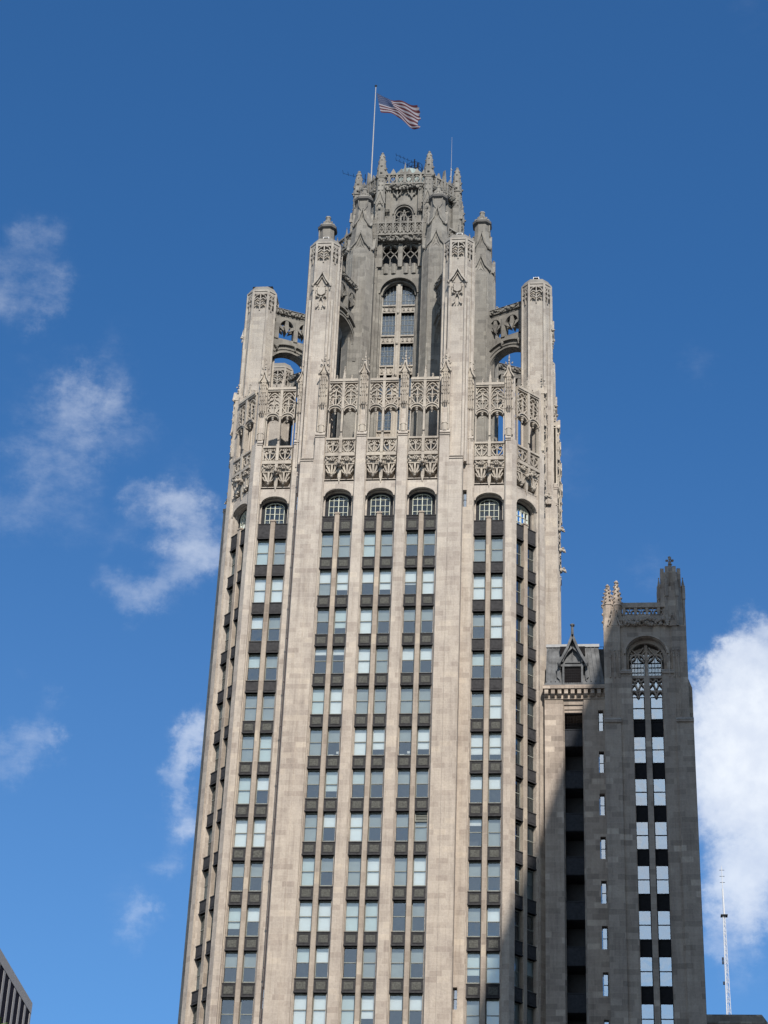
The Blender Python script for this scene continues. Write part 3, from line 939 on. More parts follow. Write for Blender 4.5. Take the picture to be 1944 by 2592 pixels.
def pinnacle():
    m = MB()
    # drum at the foot of the niche
    m.prism([(.29 * cos(pi * i / 10), .16 + .22 * sin(pi * i / 10)) for i in range(11)], 106.2, 106.95, [(.30 * cos(pi * i / 10), .16 + .19 * sin(pi * i / 10)) for i in range(11)])
    m.ribbon(arc(0, 106.82, .30, 180, 0, 10, .18), .05, .2, .36)
    for s in (-1, 1):
        m.box(s * .31 - .05, s * .31 + .05, .05, .34, 106.3, 112.7)
        m.box(s * .24 - .02, s * .24 + .02, .05, .27, 106.95, 112.7)
    # canopy
    P = [(-.30, .1), (.30, .1), (.30, .34), (.15, .52), (-.15, .52), (-.30, .34)]
    Q = [(x * .55, .1 + (y - .1) * .6) for x, y in P]
    P2 = [(-.29, .05), (.29, .05), (.29, .26), (.14, .40), (-.14, .40), (-.29, .26)]
    P3 = [(x, .1 + (y - .1) * .8) for x, y in P2]
    ids = [[m.vert(x, y, z) for x, y in pp] for pp, z in ((P2, 109.30), (P2, 112.5))]
    for kk in range(6):
        m.face((ids[0][kk], ids[0][(kk + 1) % 6], ids[1][(kk + 1) % 6], ids[1][kk]))
    m.face(ids[1])
    for x, y in ((.29, .28), (-.29, .28), (.15, .43), (-.15, .43), (0, .44)):
        m.box(x - .032, x + .032, y - .05, y + .09, 109.05, 112.6)
        m.blob(x * 1.05, y + .05, 109.05, .075, .09, .14)
        for q in range(3):
            m.blob(x, y + .1, 110.1 + q * .8 + (.3 if abs(x) < .2 else 0), .07, .07, .11)
    for q in range(3):
        z = 109.9 + q * .85
        for c, hw, v in ((-.075, .06, .40), (.075, .06, .40)):
            m.ribbon([(c - hw, z), (c, z + .22), (c + hw, z)], .05, v, v + .09)
        for c in (-.22, .22):
            m.ribbon([(c - .06, z + .1), (c, z + .32), (c + .06, z + .1)], .05, .30, .44)
    # gablet
    m.ext([(-.40, 112.35), (.40, 112.35), (0, 113.35)], -.1, .46)
    m.ribbon([(-.46, 112.28), (-.2, 112.75), (0, 113.42), (.2, 112.75), (.46, 112.28)], .10, .38, .62)
    m.blob(-.44, .5, 112.25, .09)
    m.blob(.44, .5, 112.25, .09)
    m.box(-.3, .3, -.3, .2, 112.3, 112.9)
    m.spire(0, .12, 112.75, 114.65, .32, 4, 0, .06)
    for z, w in ((113.35, .34), (114.0, .27)):
        for s in (-1, 1):
            m.blob(s * w, .16, z, .10, .09, .09)
            m.blob(s * w * 1.15, .18, z + .08, .07, .08, .06)
            m.blob(0, .14 + w * .9, z, .09, .09, .09)
    m.blob(0, .12, 114.5, .09, .09, .07)
    m.spire(0, .12, 114.5, 114.95, .07, 4, 0, .03)
    return m
PINN = pinnacle().mesh('pinnacle', ['carved_stone'])

# ---- windows and spandrels: the hundred largest as objects, the rest as one stuff part
cells = []
ci = 0
for (O, a, kind) in BAYS:
    for s in (-1, 1):
        if kind == 'front':
            seq = FRONT[ci]; ci += 1
        elif kind == 'side':
            seq = (SIDEL if O[0] < 0 else SIDER)[0 if s < 0 else 1]
        else:
            seq = ''.join(R.choice('uuggdvdg') for _ in range(NROW))
        for r in range(NROW):
            x, y, _ = frame(O, a)(s * .745, 0, 0)
            pri = {'front': 0, 'side': 40, 'chamfer': 100, 'flank': 200}[kind] - r
            cells.append((pri, x, y, r, a, seq[r], kind))
cells.sort(key=lambda c: (c[0], c[3]))
STF = MB(); STP = MB(); STS = MB(); STB = {}
for i, (pri, x, y, r, a, code, kind) in enumerate(cells):
    zt = Z0 - H * r
    zb = zt - WH + .0
    fx, fy, _ = frame((x, y), a)(0, -.36, 0)
    big = i < 100
    if big:
        w = put('window', FRAME, tower, (fx, fy, zb), a)
        put('pane', PANE, w, sub=True)
        if code in BLIND:
            put('blind', BLIND[code], w, sub=True)
        sp = put('spandrel_panel', SPAN0 if r == 0 else SPAN, tower, (x, y, zt), a)
    else:
        fr = frame((fx, fy), a)
        ff = (lambda fr, zb: (lambda u, v, z: fr(u, v, z + zb)))(fr, zb)
        STF.m = 0; frame_mb(STF, ff)
        STF.m = 1; pane_mb(STF, ff)
        for z0, z1, mt in STATES[code]:
            STF.m = {'blind_white': 2, 'blind_pale': 3, 'blind_grey': 4}[mt]
            blind_mb(z0, z1, STF, ff)
        fs = frame((x, y), a)
        ht = 1.50 if r == 0 else 1.10
        STS.f = (lambda fs, zt: (lambda u, v, z: fs(u, v, z + zt)))(fs, zt)
        STS.box(-.545, .545, -.28, -.03, 0, ht)
        STS.box(-.545, .545, -.28, .02, ht - .07, ht)
        STS.box(-.545, .545, -.28, .03, 0, .10)
        STS.box(-.40, .40, -.03, -.005, .2, ht - .17)
tag(put('window', STF.mesh('window_rest', ['window_paint', 'glass', 'blind_white', 'blind_pale', 'blind_grey']), tower), kind='stuff')
tag(put('spandrel_panel', STS.mesh('spandrel_rest', ['spandrel_metal']), tower), kind='stuff')

for (O, a, kind) in BAYS:
    loc = (O[0], O[1], 0)
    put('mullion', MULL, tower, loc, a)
    wx, wy, _ = frame(O, a)(0, -.62, 0)
    w = put('arched_window', AWIN, tower, (wx, wy, 0), a)
    put('pane', APANE, w, sub=True)
    put('corbel_row', CORB, tower, loc, a)
    put('gargoyle', GARG, tower, loc, a)
    put('leaf_frieze', FRIEZE, tower, loc, a)
    put('balustrade', BALU, tower, loc, a)
    put('tracery_screen', TRAC, tower, loc, a)
for k in (0, 1, -1):
    for u, v in ((-1.78, 0), (1.78, 0), (-5.36, 0), (5.36, 0), (-7.42, -1.05), (7.42, -1.05), (-10.82, -1.05), (10.82, -1.05)):
        x, y = face_pt(k, u, v)
        put('pinnacle', PINN, tower, (x, y, 0), k * pi / 2)
# slit windows
sl = MB()
sl.box(-.16, .16, -.06, 0, 0, 1.7)
sl.m = 1
sl.quad((-.13, .01, .05), (.13, .01, .05), (.13, .01, .85), (-.13, .01, .85))
sl.quad((-.13, .01, .93), (.13, .01, .93), (.13, .01, 1.65), (-.13, .01, 1.65))
SLIT = sl.mesh('slit_window', ['dark_metal', 'annex_glass'])
for s in (-1, 1):
    for q in (0, 3, 6):
        x, y = face_pt(0, s * 7.135, -1.05 - .02)
        put('slit_window', SLIT, tower, (x, y, 99.0 - H * 4 * q), 0)

pm = MB(lambda u, v, z: (u, v, z))  # thin dark tube added to strengthen the shadow line beside the left pier
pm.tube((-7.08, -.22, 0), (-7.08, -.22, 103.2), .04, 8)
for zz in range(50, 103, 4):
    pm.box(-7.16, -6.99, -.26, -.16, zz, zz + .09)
put('shadow_line_tube', pm.mesh('shadow_line_tube', ['shadow_line_dark']), tower)

# louvred vent in one window of the right-hand front bay
lv = MB()
lv.box(-.5, .5, -.05, .06, 0, .06); lv.box(-.5, .5, -.05, .06, .68, .74)
lv.box(-.5, -.44, -.05, .06, .06, .68); lv.box(.44, .5, -.05, .06, .06, .68)
for q in range(5):
    lv.quad((-.44, .05, .10 + .12 * q), (.44, .05, .10 + .12 * q), (.44, -.03, .19 + .12 * q), (-.44, -.03, .19 + .12 * q))
lv.m = 1
lv.box(-.44, .44, -.05, -.04, .06, .68)
put('louvre_vent', lv.mesh('louvre_vent', ['window_paint', 'black_iron']), tower, (3.565 + .745, .28, Z0 - H * 7 - .80), 0)

# ---- pier turrets (ring of eight)
def ringpt(rad, al):
    return (rad * sin(radians(al)), CY - rad * cos(radians(al)))
TH = 25.3
def pier_turret():
    m = MB()
    O1 = octa(1.36, .73)
    def inset(f_): return [(x * f_, y * f_) for x, y in O1]
    m.prism(inset(.955), 103.3, 125.5)
    # ribs at the corners so that each face reads as a sunk panel
    for (x, y) in O1:
        m.prism([(x * .97 + .15 * cos(t), y * .97 + .15 * sin(t)) for t in (0.4, 1.97, 3.54, 5.11)], 103.3, 127.55)
    m.prism(inset(.78), 125.5, 127.3)
    n = 8
    for k in range(n):
        a_, b_ = O1[k], O1[(k + 1) % n]
        mx, my = (a_[0] + b_[0]) / 2, (a_[1] + b_[1]) / 2
        L = sqrt((a_[0] - b_[0]) ** 2 + (a_[1] - b_[1]) ** 2)
        ang = math.atan2(b_[1] - a_[1], b_[0] - a_[0])
        old = m.f
        nx, ny = mx / sqrt(mx * mx + my * my), my / sqrt(mx * mx + my * my)
        m.f = (lambda mx, my, ang, nx, ny: (lambda u, v, z: (mx + u * cos(ang) + v * nx, -(my + u * sin(ang) + v * ny), z)))(mx, my, ang, nx, ny)
        hw = L / 2 - .10
        sc = hw / .62
        m.box(-hw, hw, -.14, 0, 127.2, 127.5)
        # carved tracery hanging in the head of each panel
        for t in (-1, 1):
            m.ribbon([(t * hw, 126.6), (t * hw * .7, 127.0), (t * hw * .2, 127.2)], .09, -.14, .03)
            m.ribbon([(0, 126.55), (t * hw * .45, 126.75), (t * hw * .85, 126.5)], .10, -.14, .05)
            m.ribbon([(0, 125.9), (t * hw * .5, 126.25), (t * hw * .75, 126.05)], .09, -.14, .04)
            m.blob(t * hw * .4, 0, 126.05, .09 * sc)
            m.blob(t * hw * .55, 0, 127.05, .09 * sc)
        m.ribbon([(0, 127.2), (0, 125.3)], .10, -.12, .03)
        m.blob(0, .02, 126.5, .10)
        m.f = old
    m.prism(octa(1.42, .76), 127.5, 127.68)
    m.m = 1
    m.prism(octa(1.40, .75), 127.68, 128.30, octa(1.08, .57))
    m.m = 0
    # lower setback strips each side of the face
    for s in (-1, 1):
        m.box(s * 1.0 - .1, s * 1.0 + .1, 1.0, 1.30, 103.3, 121.0)
    return m
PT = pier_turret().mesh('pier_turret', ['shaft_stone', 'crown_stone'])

def gable_shield(hw=.74, z0=123.05):
    m = MB()
    vf = 1.36
    m.ribbon([(-hw - .08, z0 - .5), (-hw * .55, z0 + .1), (-.12, z0 + .75), (0, z0 + 1.0), (.12, z0 + .75), (hw * .55, z0 + .1), (hw + .08, z0 - .5)], .14, vf, vf + .26)
    m.ribbon([(-hw * .62, z0 - .35), (-hw * .3, z0 + .1), (0, z0 + .55), (hw * .3, z0 + .1), (hw * .62, z0 - .35)], .08, vf, vf + .14)
    for s in (-1, 1):
        m.blob(s * (hw + .06), vf + .18, z0 - .58, .15, .2, .15)
        m.blob(s * (hw + .02), vf + .14, z0 - .9, .08, .1, .22)
        m.blob(s * .30, vf + .1, z0 - .6, .11, .1, .08)
        m.ribbon([(s * .42, z0 - .75), (s * .46, z0 - 1.6), (s * .2, z0 - 1.78)], .08, vf, vf + .12)
        m.blob(s * .45, vf + .08, z0 - 1.1, .1)
        m.blob(s * .42, vf + .1, z0 - 1.75, .11)
        m.ribbon([(s * .1, z0 - 1.95), (s * .22, z0 - 2.3), (s * .2, z0 - 2.7), (s * .42, z0 - 3.0)], .09, vf, vf + .1)
        m.blob(s * .38, vf + .06, z0 - 2.95, .1)
        m.blob(s * .12, vf + .06, z0 - 3.0, .07)
    m.ext([(-.33, z0 - .82), (.33, z0 - .82), (.33, z0 - 1.45), (0, z0 - 1.68), (-.33, z0 - 1.45)], vf, vf + .18)
    m.blob(0, vf + .1, z0 - 1.85, .2, .12, .12)
    m.blob(0, vf + .1, z0 + 1.1, .09)
    return m
GSH = gable_shield().mesh('gable_shield', ['carved_stone'])
def flying():
    m = MB()
    T = .38
    u0, u1 = 1.15, 5.2
    ac, ar, az = 2.85, 1.80, 119.95
    # solid wall over the arch up to the sill of the openings
    N = 22
    C = [(ac + ar * cos(pi - pi * i / N), az + ar * sin(pi - pi * i / N)) for i in range(N + 1)]
    top = 123.30
    C = [(u0, az)] + C + [(u1, az)]
    for (x0, z0), (x1, z1) in zip(C, C[1:]):
        for v in (-T, T):
            if x1 - x0 > 1e-6:
                m.quad((x0, v, z0), (x1, v, z1), (x1, v, top), (x0, v, top))
        m.quad((x0, -T, z0), (x1, -T, z1), (x1, T, z1), (x0, T, z0))
    m.quad((u0, -T, top), (u1, -T, top), (u1, T, top), (u0, T, top))
    for rr, w, t in ((ar + .14, .16, .50), (ar + .52, .14, .46), (ar + .98, .16, .60)):
        m.ribbon([(ac + rr * cos(pi - pi * i / N), az + rr * .98 * sin(pi - pi * i / N)) for i in range(N + 1) if u0 < ac + rr * cos(pi - pi * i / N) < u1], w, -t, t)
    for u in (1.6, 3.38, 5.0):
        z = az + sqrt(max(.1, (ar + .98) ** 2 - (u - ac) ** 2)) - .25
        for v in (-.55, .55):
            m.blob(u, v, z, .17, .17, .22)
            m.blob(u, v, z - .3, .11, .12, .14)
    # posts and pierced openings
    for c, hw in ((1.45, .26), (3.38, .20), (5.05, .22)):
        m.box(c - hw, c + hw, -T, T, 123.1, 125.9)
        for v in (-1, 1):
            m.box(c - hw * .5, c + hw * .5, min(v * T, v * (T + .08)), max(v * T, v * (T + .08)), 123.2, 125.5)
    for a_, b_ in ((1.71, 3.18), (3.58, 4.83)):
        c, hw = (a_ + b_) / 2, (b_ - a_) / 2
        for v0, v1 in ((-T, -T + .22), (T - .22, T)):
            pts = [(c + hw * cos(pi - pi * i / 12), 124.55 + .95 * sin(pi - pi * i / 12)) for i in range(13)]
            for (x0, z0), (x1, z1) in zip(pts, pts[1:]):
                m.quad((x0, v0, z0), (x1, v0, z1), (x1, v0, 125.9), (x0, v0, 125.9))
                m.quad((x0, v1, z0), (x1, v1, z1), (x1, v1, 125.9), (x0, v1, 125.9))
                m.quad((x0, v0, z0), (x1, v0, z1), (x1, v1, z1), (x0, v1, z0))
            for t in (-1, 1):
                m.ext([(c + t * hw, 124.6), (c + t * hw * .35, 124.25), (c + t * hw * .55, 124.75), (c + t * hw * .9, 124.9)], v0, v1)
                m.blob(c + t * hw * .4, (v0 + v1) / 2, 124.75, .14)
            m.ext([(c - .14, 125.5), (c + .14, 125.5), (c + .22, 124.6), (c, 124.0), (c - .22, 124.6)], v0, v1)
            m.ribbon(arc(c, 124.58, hw, 0, 180, 12, .98), .09, v0 - .04, v1 + .04)
    m.box(u0, u1, -T, T, 125.85, 126.1)
    m.box(u0, u1, -.52, .52, 126.1, 126.62)
    for v in (-.55, .55):
        m.leaves(u0 + .3, u1, v, 126.12, 126.55, 44, .13)
    m.prism([(u0, -.6), (u1, -.6), (u1, .6), (u0, .6)], 126.62, 126.85, [(u0, -.35), (u1, -.35), (u1, .35), (u0, .35)])
    return m
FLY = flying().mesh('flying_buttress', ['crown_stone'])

def core_turret():
    m = MB()
    def o(r): return octa(r, r * .5)
    m.loft([(o(1.30), 103.5), (o(1.30), 130.9), (o(1.22), 131.4), (o(1.10), 132.2), (o(.98), 133.6), (o(.86), 135.0), (o(.76), 135.9), (o(.70), 136.6), (o(.70), 137.7)])
    for (x, y) in o(1.26):
        m.prism([(x + .09 * cos(t), y + .09 * sin(t)) for t in (0.4, 1.97, 3.54, 5.11)], 103.5, 130.6)
    # ring cornice, crown of leaves and stub
    m.m = 1  # ring is in an evenly darker tone than the turret
    m.loft([(o(.72), 137.62), (o(.90), 137.78), (o(.92), 138.0)])
    m.m = 0
    m.loft([(o(.93), 138.0), (o(.76), 138.25)])
    m.loft([(o(.70), 138.2), (o(.50), 138.6), (o(.20), 138.8)])
    for k in range(8):
        t = k * pi / 4 + .39
        m.blob(.66 * cos(t), .66 * sin(t), 138.4, .15, .15, .22)
        m.blob(.42 * cos(t), .42 * sin(t), 138.75, .12, .12, .2)
    m.loft([(o(.24), 138.6), (o(.22), 139.35), (o(.27), 139.45), (o(.24), 139.6)])
    # hood curve on the drum
    for s in (-1, 1):
        m.ribbon([(s * .45, 137.6), (s * .40, 136.9), (s * .22, 136.5), (0, 136.25)], .08, .66, .80)
    # two gables up each face
    for z0, hw, vf, rt in [(z, h, v, t) for t in range(4) for z, h, v in ((131.5, .78, 1.16), (134.6, .56, .80))]:
        m.f = [lambda u, v, z: (u, -v, z), lambda u, v, z: (v, u, z), lambda u, v, z: (-u, v, z), lambda u, v, z: (-v, -u, z)][rt]
        m.ext([(-hw, z0 - .9), (hw, z0 - .9), (hw * .96, z0), (hw * .5, z0 + .7), (0, z0 + 1.7), (-hw * .5, z0 + .7), (-hw * .96, z0)], .3, vf)
        m.ribbon([(-hw - .1, z0 - .1), (-hw * .55, z0 + .55), (-.1, z0 + 1.5), (0, z0 + 1.85), (.1, z0 + 1.5), (hw * .55, z0 + .55), (hw + .1, z0 - .1)], .12, vf - .1, vf + .18)
        m.ribbon([(-hw * .6, z0 - .2), (-hw * .3, z0 + .35), (0, z0 + 1.1), (hw * .3, z0 + .35), (hw * .6, z0 - .2)], .07, vf, vf + .09)
        for q in (-.35, -.8):
            m.ribbon([(-hw * .55, z0 + q), (0, z0 + q + .55), (hw * .55, z0 + q)], .07, vf - .05, vf + .08)
        for s in (-1, 1):
            m.blob(s * (hw + .1), vf, z0 - .15, .13, .2, .12)
            m.box(s * hw - .06, s * hw + .06, .5, vf - .02, z0 - 3.2, z0 - .15)
        m.blob(0, vf, z0 + 1.95, .1)
    m.f = lambda u, v, z: (u, -v, z)
    m.box(-.13, .13, 1.2, 1.36, 118.0, 130.4)
    for s in (-1, 1):
        m.box(s * .55 - .07, s * .55 + .07, 1.2, 1.38, 104, 130.4)
    return m
CT = core_turret().mesh('core_turret', ['crown_stone', 'dark_stone'])

def tracwin(m, c, hw, z0, z1, v0, v1):
    """two-light pierced window head"""
    h = z1 - z0
    m.ribbon([(c, z0), (c, z0 + h * .42)], .08, v0, v1)
    for t in (-1, 1):
        m.ribbon([(c + t * hw, z0 + h * .30), (c + t * hw * .8, z0 + h * .45), (c + t * hw * .5, z0 + h * .56), (c, z0 + h * .72), (c, z0 + h * .98)][:4] + [(c - t * hw * .06, z0 + h)], .08, v0, v1)
        m.ribbon([(c, z0 + h * .34), (c + t * hw * .2, z0 + h * .44), (c + t * hw * .5, z0 + h * .56), (c + t * hw * .9, z0 + h * .70), (c + t * hw, z0 + h * .80)], .08, v0, v1)
        m.ribbon([(c + t * hw, z0 + h * .78), (c + t * hw * .75, z0 + h * .90), (c + t * hw * .3, z0 + h * .97), (c, z0 + h)], .08, v0, v1)
        m.ext([(c + t * hw, z0 + h), (c + t * hw, z0 + h * .80), (c + t * hw * .7, z0 + h * .94), (c + t * hw * .3, z0 + h)], v0, v1)

def core_face(hw, win):
    m = MB()
    zt = 130.5
    if win:
        a, zs, b = 1.80, 127.5, 1.85
        m.archwall(-hw, hw, zt, a, zs, b, 0, -.40, zbot=103.5)
        m.archwall(-1.85, 1.85, zt, 1.60, zs - .05, 1.62, -.40, -.75, zbot=103.5)
        for r_, v in ((a + .02, .10), (a - .20, -.28)):
            m.ribbon([(r_ * cos(pi - pi * i / 20), zs + (r_ + .05) * sin(pi - pi * i / 20)) for i in range(21)], .13, v - .1, v)
        for s in (-1, 1):
            m.box(s * 1.72 - .06, s * 1.72 + .06, -.4, -.22, 103.5, zs)
    else:
        m.archwall(-hw, hw, zt, .95, 123.5, 1.1, 0, -.5, zbot=103.5)
    # side pilasters
    if win:
        for s in (-1, 1):
            m.box(s * 2.42 - .34, s * 2.42 + .34, -.1, .30, 103.5, 130.2)
            m.prism([(s * 2.42 - .34, -.1), (s * 2.42 + .34, -.1), (s * 2.42 + .34, .30), (s * 2.42 - .34, .30)], 130.2, 130.5,
                    [(s * 2.42 - .34, -.1), (s * 2.42 + .34, -.1), (s * 2.42 + .34, .12), (s * 2.42 - .34, .12)])
            m.box(s * 2.42 - .2, s * 2.42 + .2, -.1, .38, 128.5, 128.75)
            m.box(s * 2.42 - .24, s * 2.42 + .24, -.1, .25, 130.4, 132.4)
    # storey with pierced windows
    ws = [(-.93, .74), (1.0, .74)] if win else [(0, .72)]
    z0, z1 = 130.72, 133.35
    m.box(-hw, hw, -.6, .02, 130.4, z0)
    edges = [-hw]
    for c, w in ws:
        edges += [c - w, c + w]
    edges.append(hw)
    for a_, b_ in zip(edges[::2], edges[1::2]):
        m.box(a_, b_, -.6, .12, z0, z1)
        m.box((a_ + b_) / 2 - .2 if win and abs(a_ + b_) < 1 else a_ + .02, (a_ + b_) / 2 + .2 if win and abs(a_ + b_) < 1 else b_ - .02, .12, .26, z0 - .2, z1)
    for c, w in ws:
        tracwin(m, c, w, z0, z1 - .1, -.12, .06)
        m.ribbon([(c - w, z1 - .5), (c - w * .6, z1 - .18), (c, z1 - .06), (c + w * .6, z1 - .18), (c + w, z1 - .5)], .10, -.1, .14)
        # low sill panels
        for t in (-1, 1):
            m.prism([(c + t * w * .5 + .27 * cos(pi * i / 8), -.1 + .26 * sin(pi * i / 8)) for i in range(9)], z0 - .9, z0 + .25)
    m.box(-hw, hw, -.6, .20, z1, 133.5)
    # cornice of leaves, parapet
    m.box(-hw, hw, -.6, .55, 133.5, 134.0)
    m.leaves(-hw + .2, hw - .2, .60, 133.4, 133.95, int(hw * 22), .17)
    m.box(-hw, hw, -.6, .78, 134.0, 134.22)
    m.box(-hw, hw, .48, .82, 135.38, 135.56)
    n = 6 if win else 4
    for k in range(n + 1):
        u = -hw + 2 * hw * k / n if not win else -2.15 + 4.3 * k / n
        m.box(u - .09, u + .09, .5, .84, 134.2, 135.7)
        m.spire(u, .67, 135.7, 136.25 + (.35 if k == n // 2 else 0), .13, 4, 0, .05)
    for k in range(n):
        if win:
            c, w = -2.15 + 4.3 * (k + .5) / n, 4.3 / n / 2
        else:
            c, w = -hw + 2 * hw * (k + .5) / n, hw / n
        for t in (-1, 1):
            m.ribbon([(c, 134.2), (c + t * w * .35, 134.5), (c + t * w * .8, 135.0), (c + t * w * .3, 135.35)], .09, .56, .76)
            m.ribbon([(c + t * w, 134.2), (c + t * w * .55, 134.6), (c + t * w * .15, 135.1)], .08, .56, .76)
        m.blob(c, .66, 134.75, .10)
    if win:
        for s in (-1, 1):
            # slim hanging canopy beside the parapet
            u = s * 2.42
            m.box(u - .24, u + .24, .2, .75, 132.55, 135.9)
            for q in (-.24, -.08, .08, .24):
                m.box(u + q - .035, u + q + .035, .6, .84, 132.4, 136.2)
                m.blob(u + q, .68, 132.32, .07, .1, .18)
            m.spire(u, .5, 136.0, 137.4, .2, 4, 3, .06)
    return m
CFW = core_face(3.6, True).mesh('core_wall', ['crown_stone'])
CFD = core_face(2.85, False).mesh('core_wall_narrow', ['crown_stone'])

def core_window():
    m = MB()                                # stone mullion, transom bands and leaded lights
    g = MB()
    V = 0.0
    m.box(-.27, .27, -.2, .22, 103.5, 129.0)
    m.box(-.12, .12, .22, .34, 103.5, 128.9)
    for s in (-1, 1):
        m.box(s * 1.57 - .06, s * 1.57 + .06, -.2, .12, 103.5, 127.5)
    zs = [(126.55, None), (123.0, 125.65), (119.5, 122.05), (115.9, 118.45), (112.2, 114.8), (108.5, 111.1), (104.5, 107.4)]
    for i, (a_, b_) in enumerate(zs):
        nt_ = zs[i + 1][1] if i + 1 < len(zs) else None
        if nt_ is not None:
            m.box(-1.55, 1.55, -.2, .06, nt_, a_)
            m.box(-1.55, 1.55, -.2, .20, a_ - .16, a_)
            m.box(-1.55, 1.55, -.2, .14, nt_, nt_ + .1)
            for s in (-1, 1):
                for q in range(3):
                    c = s * (.50 + .42 * q)
                    m.ribbon([(c - .16, nt_ + .15), (c, a_ - .25), (c + .16, nt_ + .15)], .06, .06, .13)
                    m.blob(c, .1, nt_ + .3, .08)
            m.blob(0, .36, nt_ - .15, .15, .15, .2)
    for s in (-1, 1):
        for (a_, b_) in zs:
            b2 = b_ if b_ else 128.75
            for x in (.58, .9, 1.22):
                hh = b2 if b_ else min(128.95, 127.45 + sqrt(max(0, 1.6 ** 2 - x * x)) - .05)
                m.m = 1
                m.box(s * x - .014, s * x + .014, -.13, -.10, a_, hh)
            for q in ((.2, .5, .72) if b_ else (.3, .65)):
                z = a_ + (b2 - a_) * q
                m.box(min(s * .27, s * 1.5), max(s * .27, s * 1.5), -.13, -.10, z - .014, z + .014)
            m.m = 0
    N = 20
    pts = [(-1.58, 103.5)] + [(1.58 * cos(pi - pi * i / N), 127.45 + 1.6 * sin(pi - pi * i / N)) for i in range(N + 1)] + [(1.58, 103.5)]
    g.face([g.vert(x, -.14, z) for x, z in pts])
    return m, g
_cw, _cg = core_window()
CWIN = _cw.mesh('core_window', ['carved_stone', 'lead_bar'])
CPANE = _cg.mesh('core_pane', ['deep_glass'])

def lantern_face(hw, wide):
    m = MB()
    a, zs, b = (.83, 138.75, .98) if wide else (.6, 138.6, .8)
    m.archwall(-hw, hw, 142.0, a, zs, b, 0, -.35, zbot=133.4)
    m.ribbon([((a + .22) * cos(pi - pi * i / 16), zs + (b + .22) * sin(pi - pi * i / 16)) for i in range(17)], .12, 0, .16)
    m.ribbon([((a + .02) * cos(pi - pi * i / 16), zs + (b + .02) * sin(pi - pi * i / 16)) for i in range(17)], .08, -.1, .07)
    # rose tracery
    v0, v1 = -.32, -.20
    for t in (-1, 1):
        m.ribbon(arc(t * a * .48, zs + .18, a * .40, 0, 360, 14), .07, v0, v1)
        m.ribbon([(0, zs + b), (t * a * .1, zs + .35), (t * a * .4, zs - .35), (t * a, zs - .45)], .08, v0, v1)
        m.ribbon(arc(t * a * .48, zs - .85, a * .38, 0, 360, 12), .07, v0, v1)
        m.ribbon([(t * a * .96, zs + .1), (t * a * .6, zs + .6), (0, zs + b)], .06, v0, v1)
    m.ribbon([(0, zs + .2), (0, 134.0)], .09, v0, v1)
    m.box(-a, a, v0, v1, zs - 1.45, zs - 1.3)
    if wide:
        for s in (-1, 1):
            # hanging shafts with dark spiky feet
            u = s * 1.58
            m.box(u - .17, u + .17, 0, .30, 139.2, 141.8)
            for q in (-.17, 0, .17):
                m.box(u + q - .04, u + q + .04, .28, .38, 139.1, 141.8)
                m.blob(u + q, .28, 138.98, .08, .12, .18)
            # pendant tracery under the cornice
            c = s * .72
            for t in (-1, 1):
                m.ribbon([(c, 140.75), (c + t * .14, 141.1), (c + t * .34, 141.3), (c + t * .42, 141.75)], .10, 0, .22)
                m.blob(c + t * .28, .12, 141.15, .10, .14, .12)
            m.blob(c, .16, 140.8, .11, .14, .2)
            m.box(c - .05, c + .05, 0, .2, 140.9, 141.8)
    m.box(-hw, hw, -.5, .42, 141.85, 142.25)
    m.leaves(-hw + .1, hw - .1, .46, 141.6, 142.2, int(hw * 22), .15)
    m.box(-hw, hw, -.5, .52, 142.25, 142.42)
    m.box(-hw, hw, .22, .54, 143.42, 143.60)
    n = 6 if wide else 5
    for k in range(n + 1):
        u = -hw + 2 * hw * k / n
        m.box(u - .10, u + .10, .22, .52, 142.4, 143.45)
    for k in range(n):
        c, w = -hw + 2 * hw * (k + .5) / n, hw / n
        for t in (-1, 1):
            m.ribbon([(c, 142.45), (c + t * w * .5, 142.8), (c + t * w * .7, 143.1), (c, 143.4)], .08, .28, .46)
        m.ribbon([(c, 142.42), (c, 143.45)], .06, .28, .46)
        m.ext([(c - w * .8, 143.60), (c + w * .8, 143.60), (c + w * .42, 143.95), (c, 144.3), (c - w * .42, 143.95)], .30, .46)
    m.ext([(-.14, 142.4), (.14, 142.4), (.14, 143.9), (0, 145.05), (-.14, 143.9)], .2, .56)
    return m
LFW = lantern_face(2.35, True).mesh('lantern_wall', ['crown_stone'])
LFD = lantern_face(1.85, False).mesh('lantern_wall_narrow', ['crown_stone'])

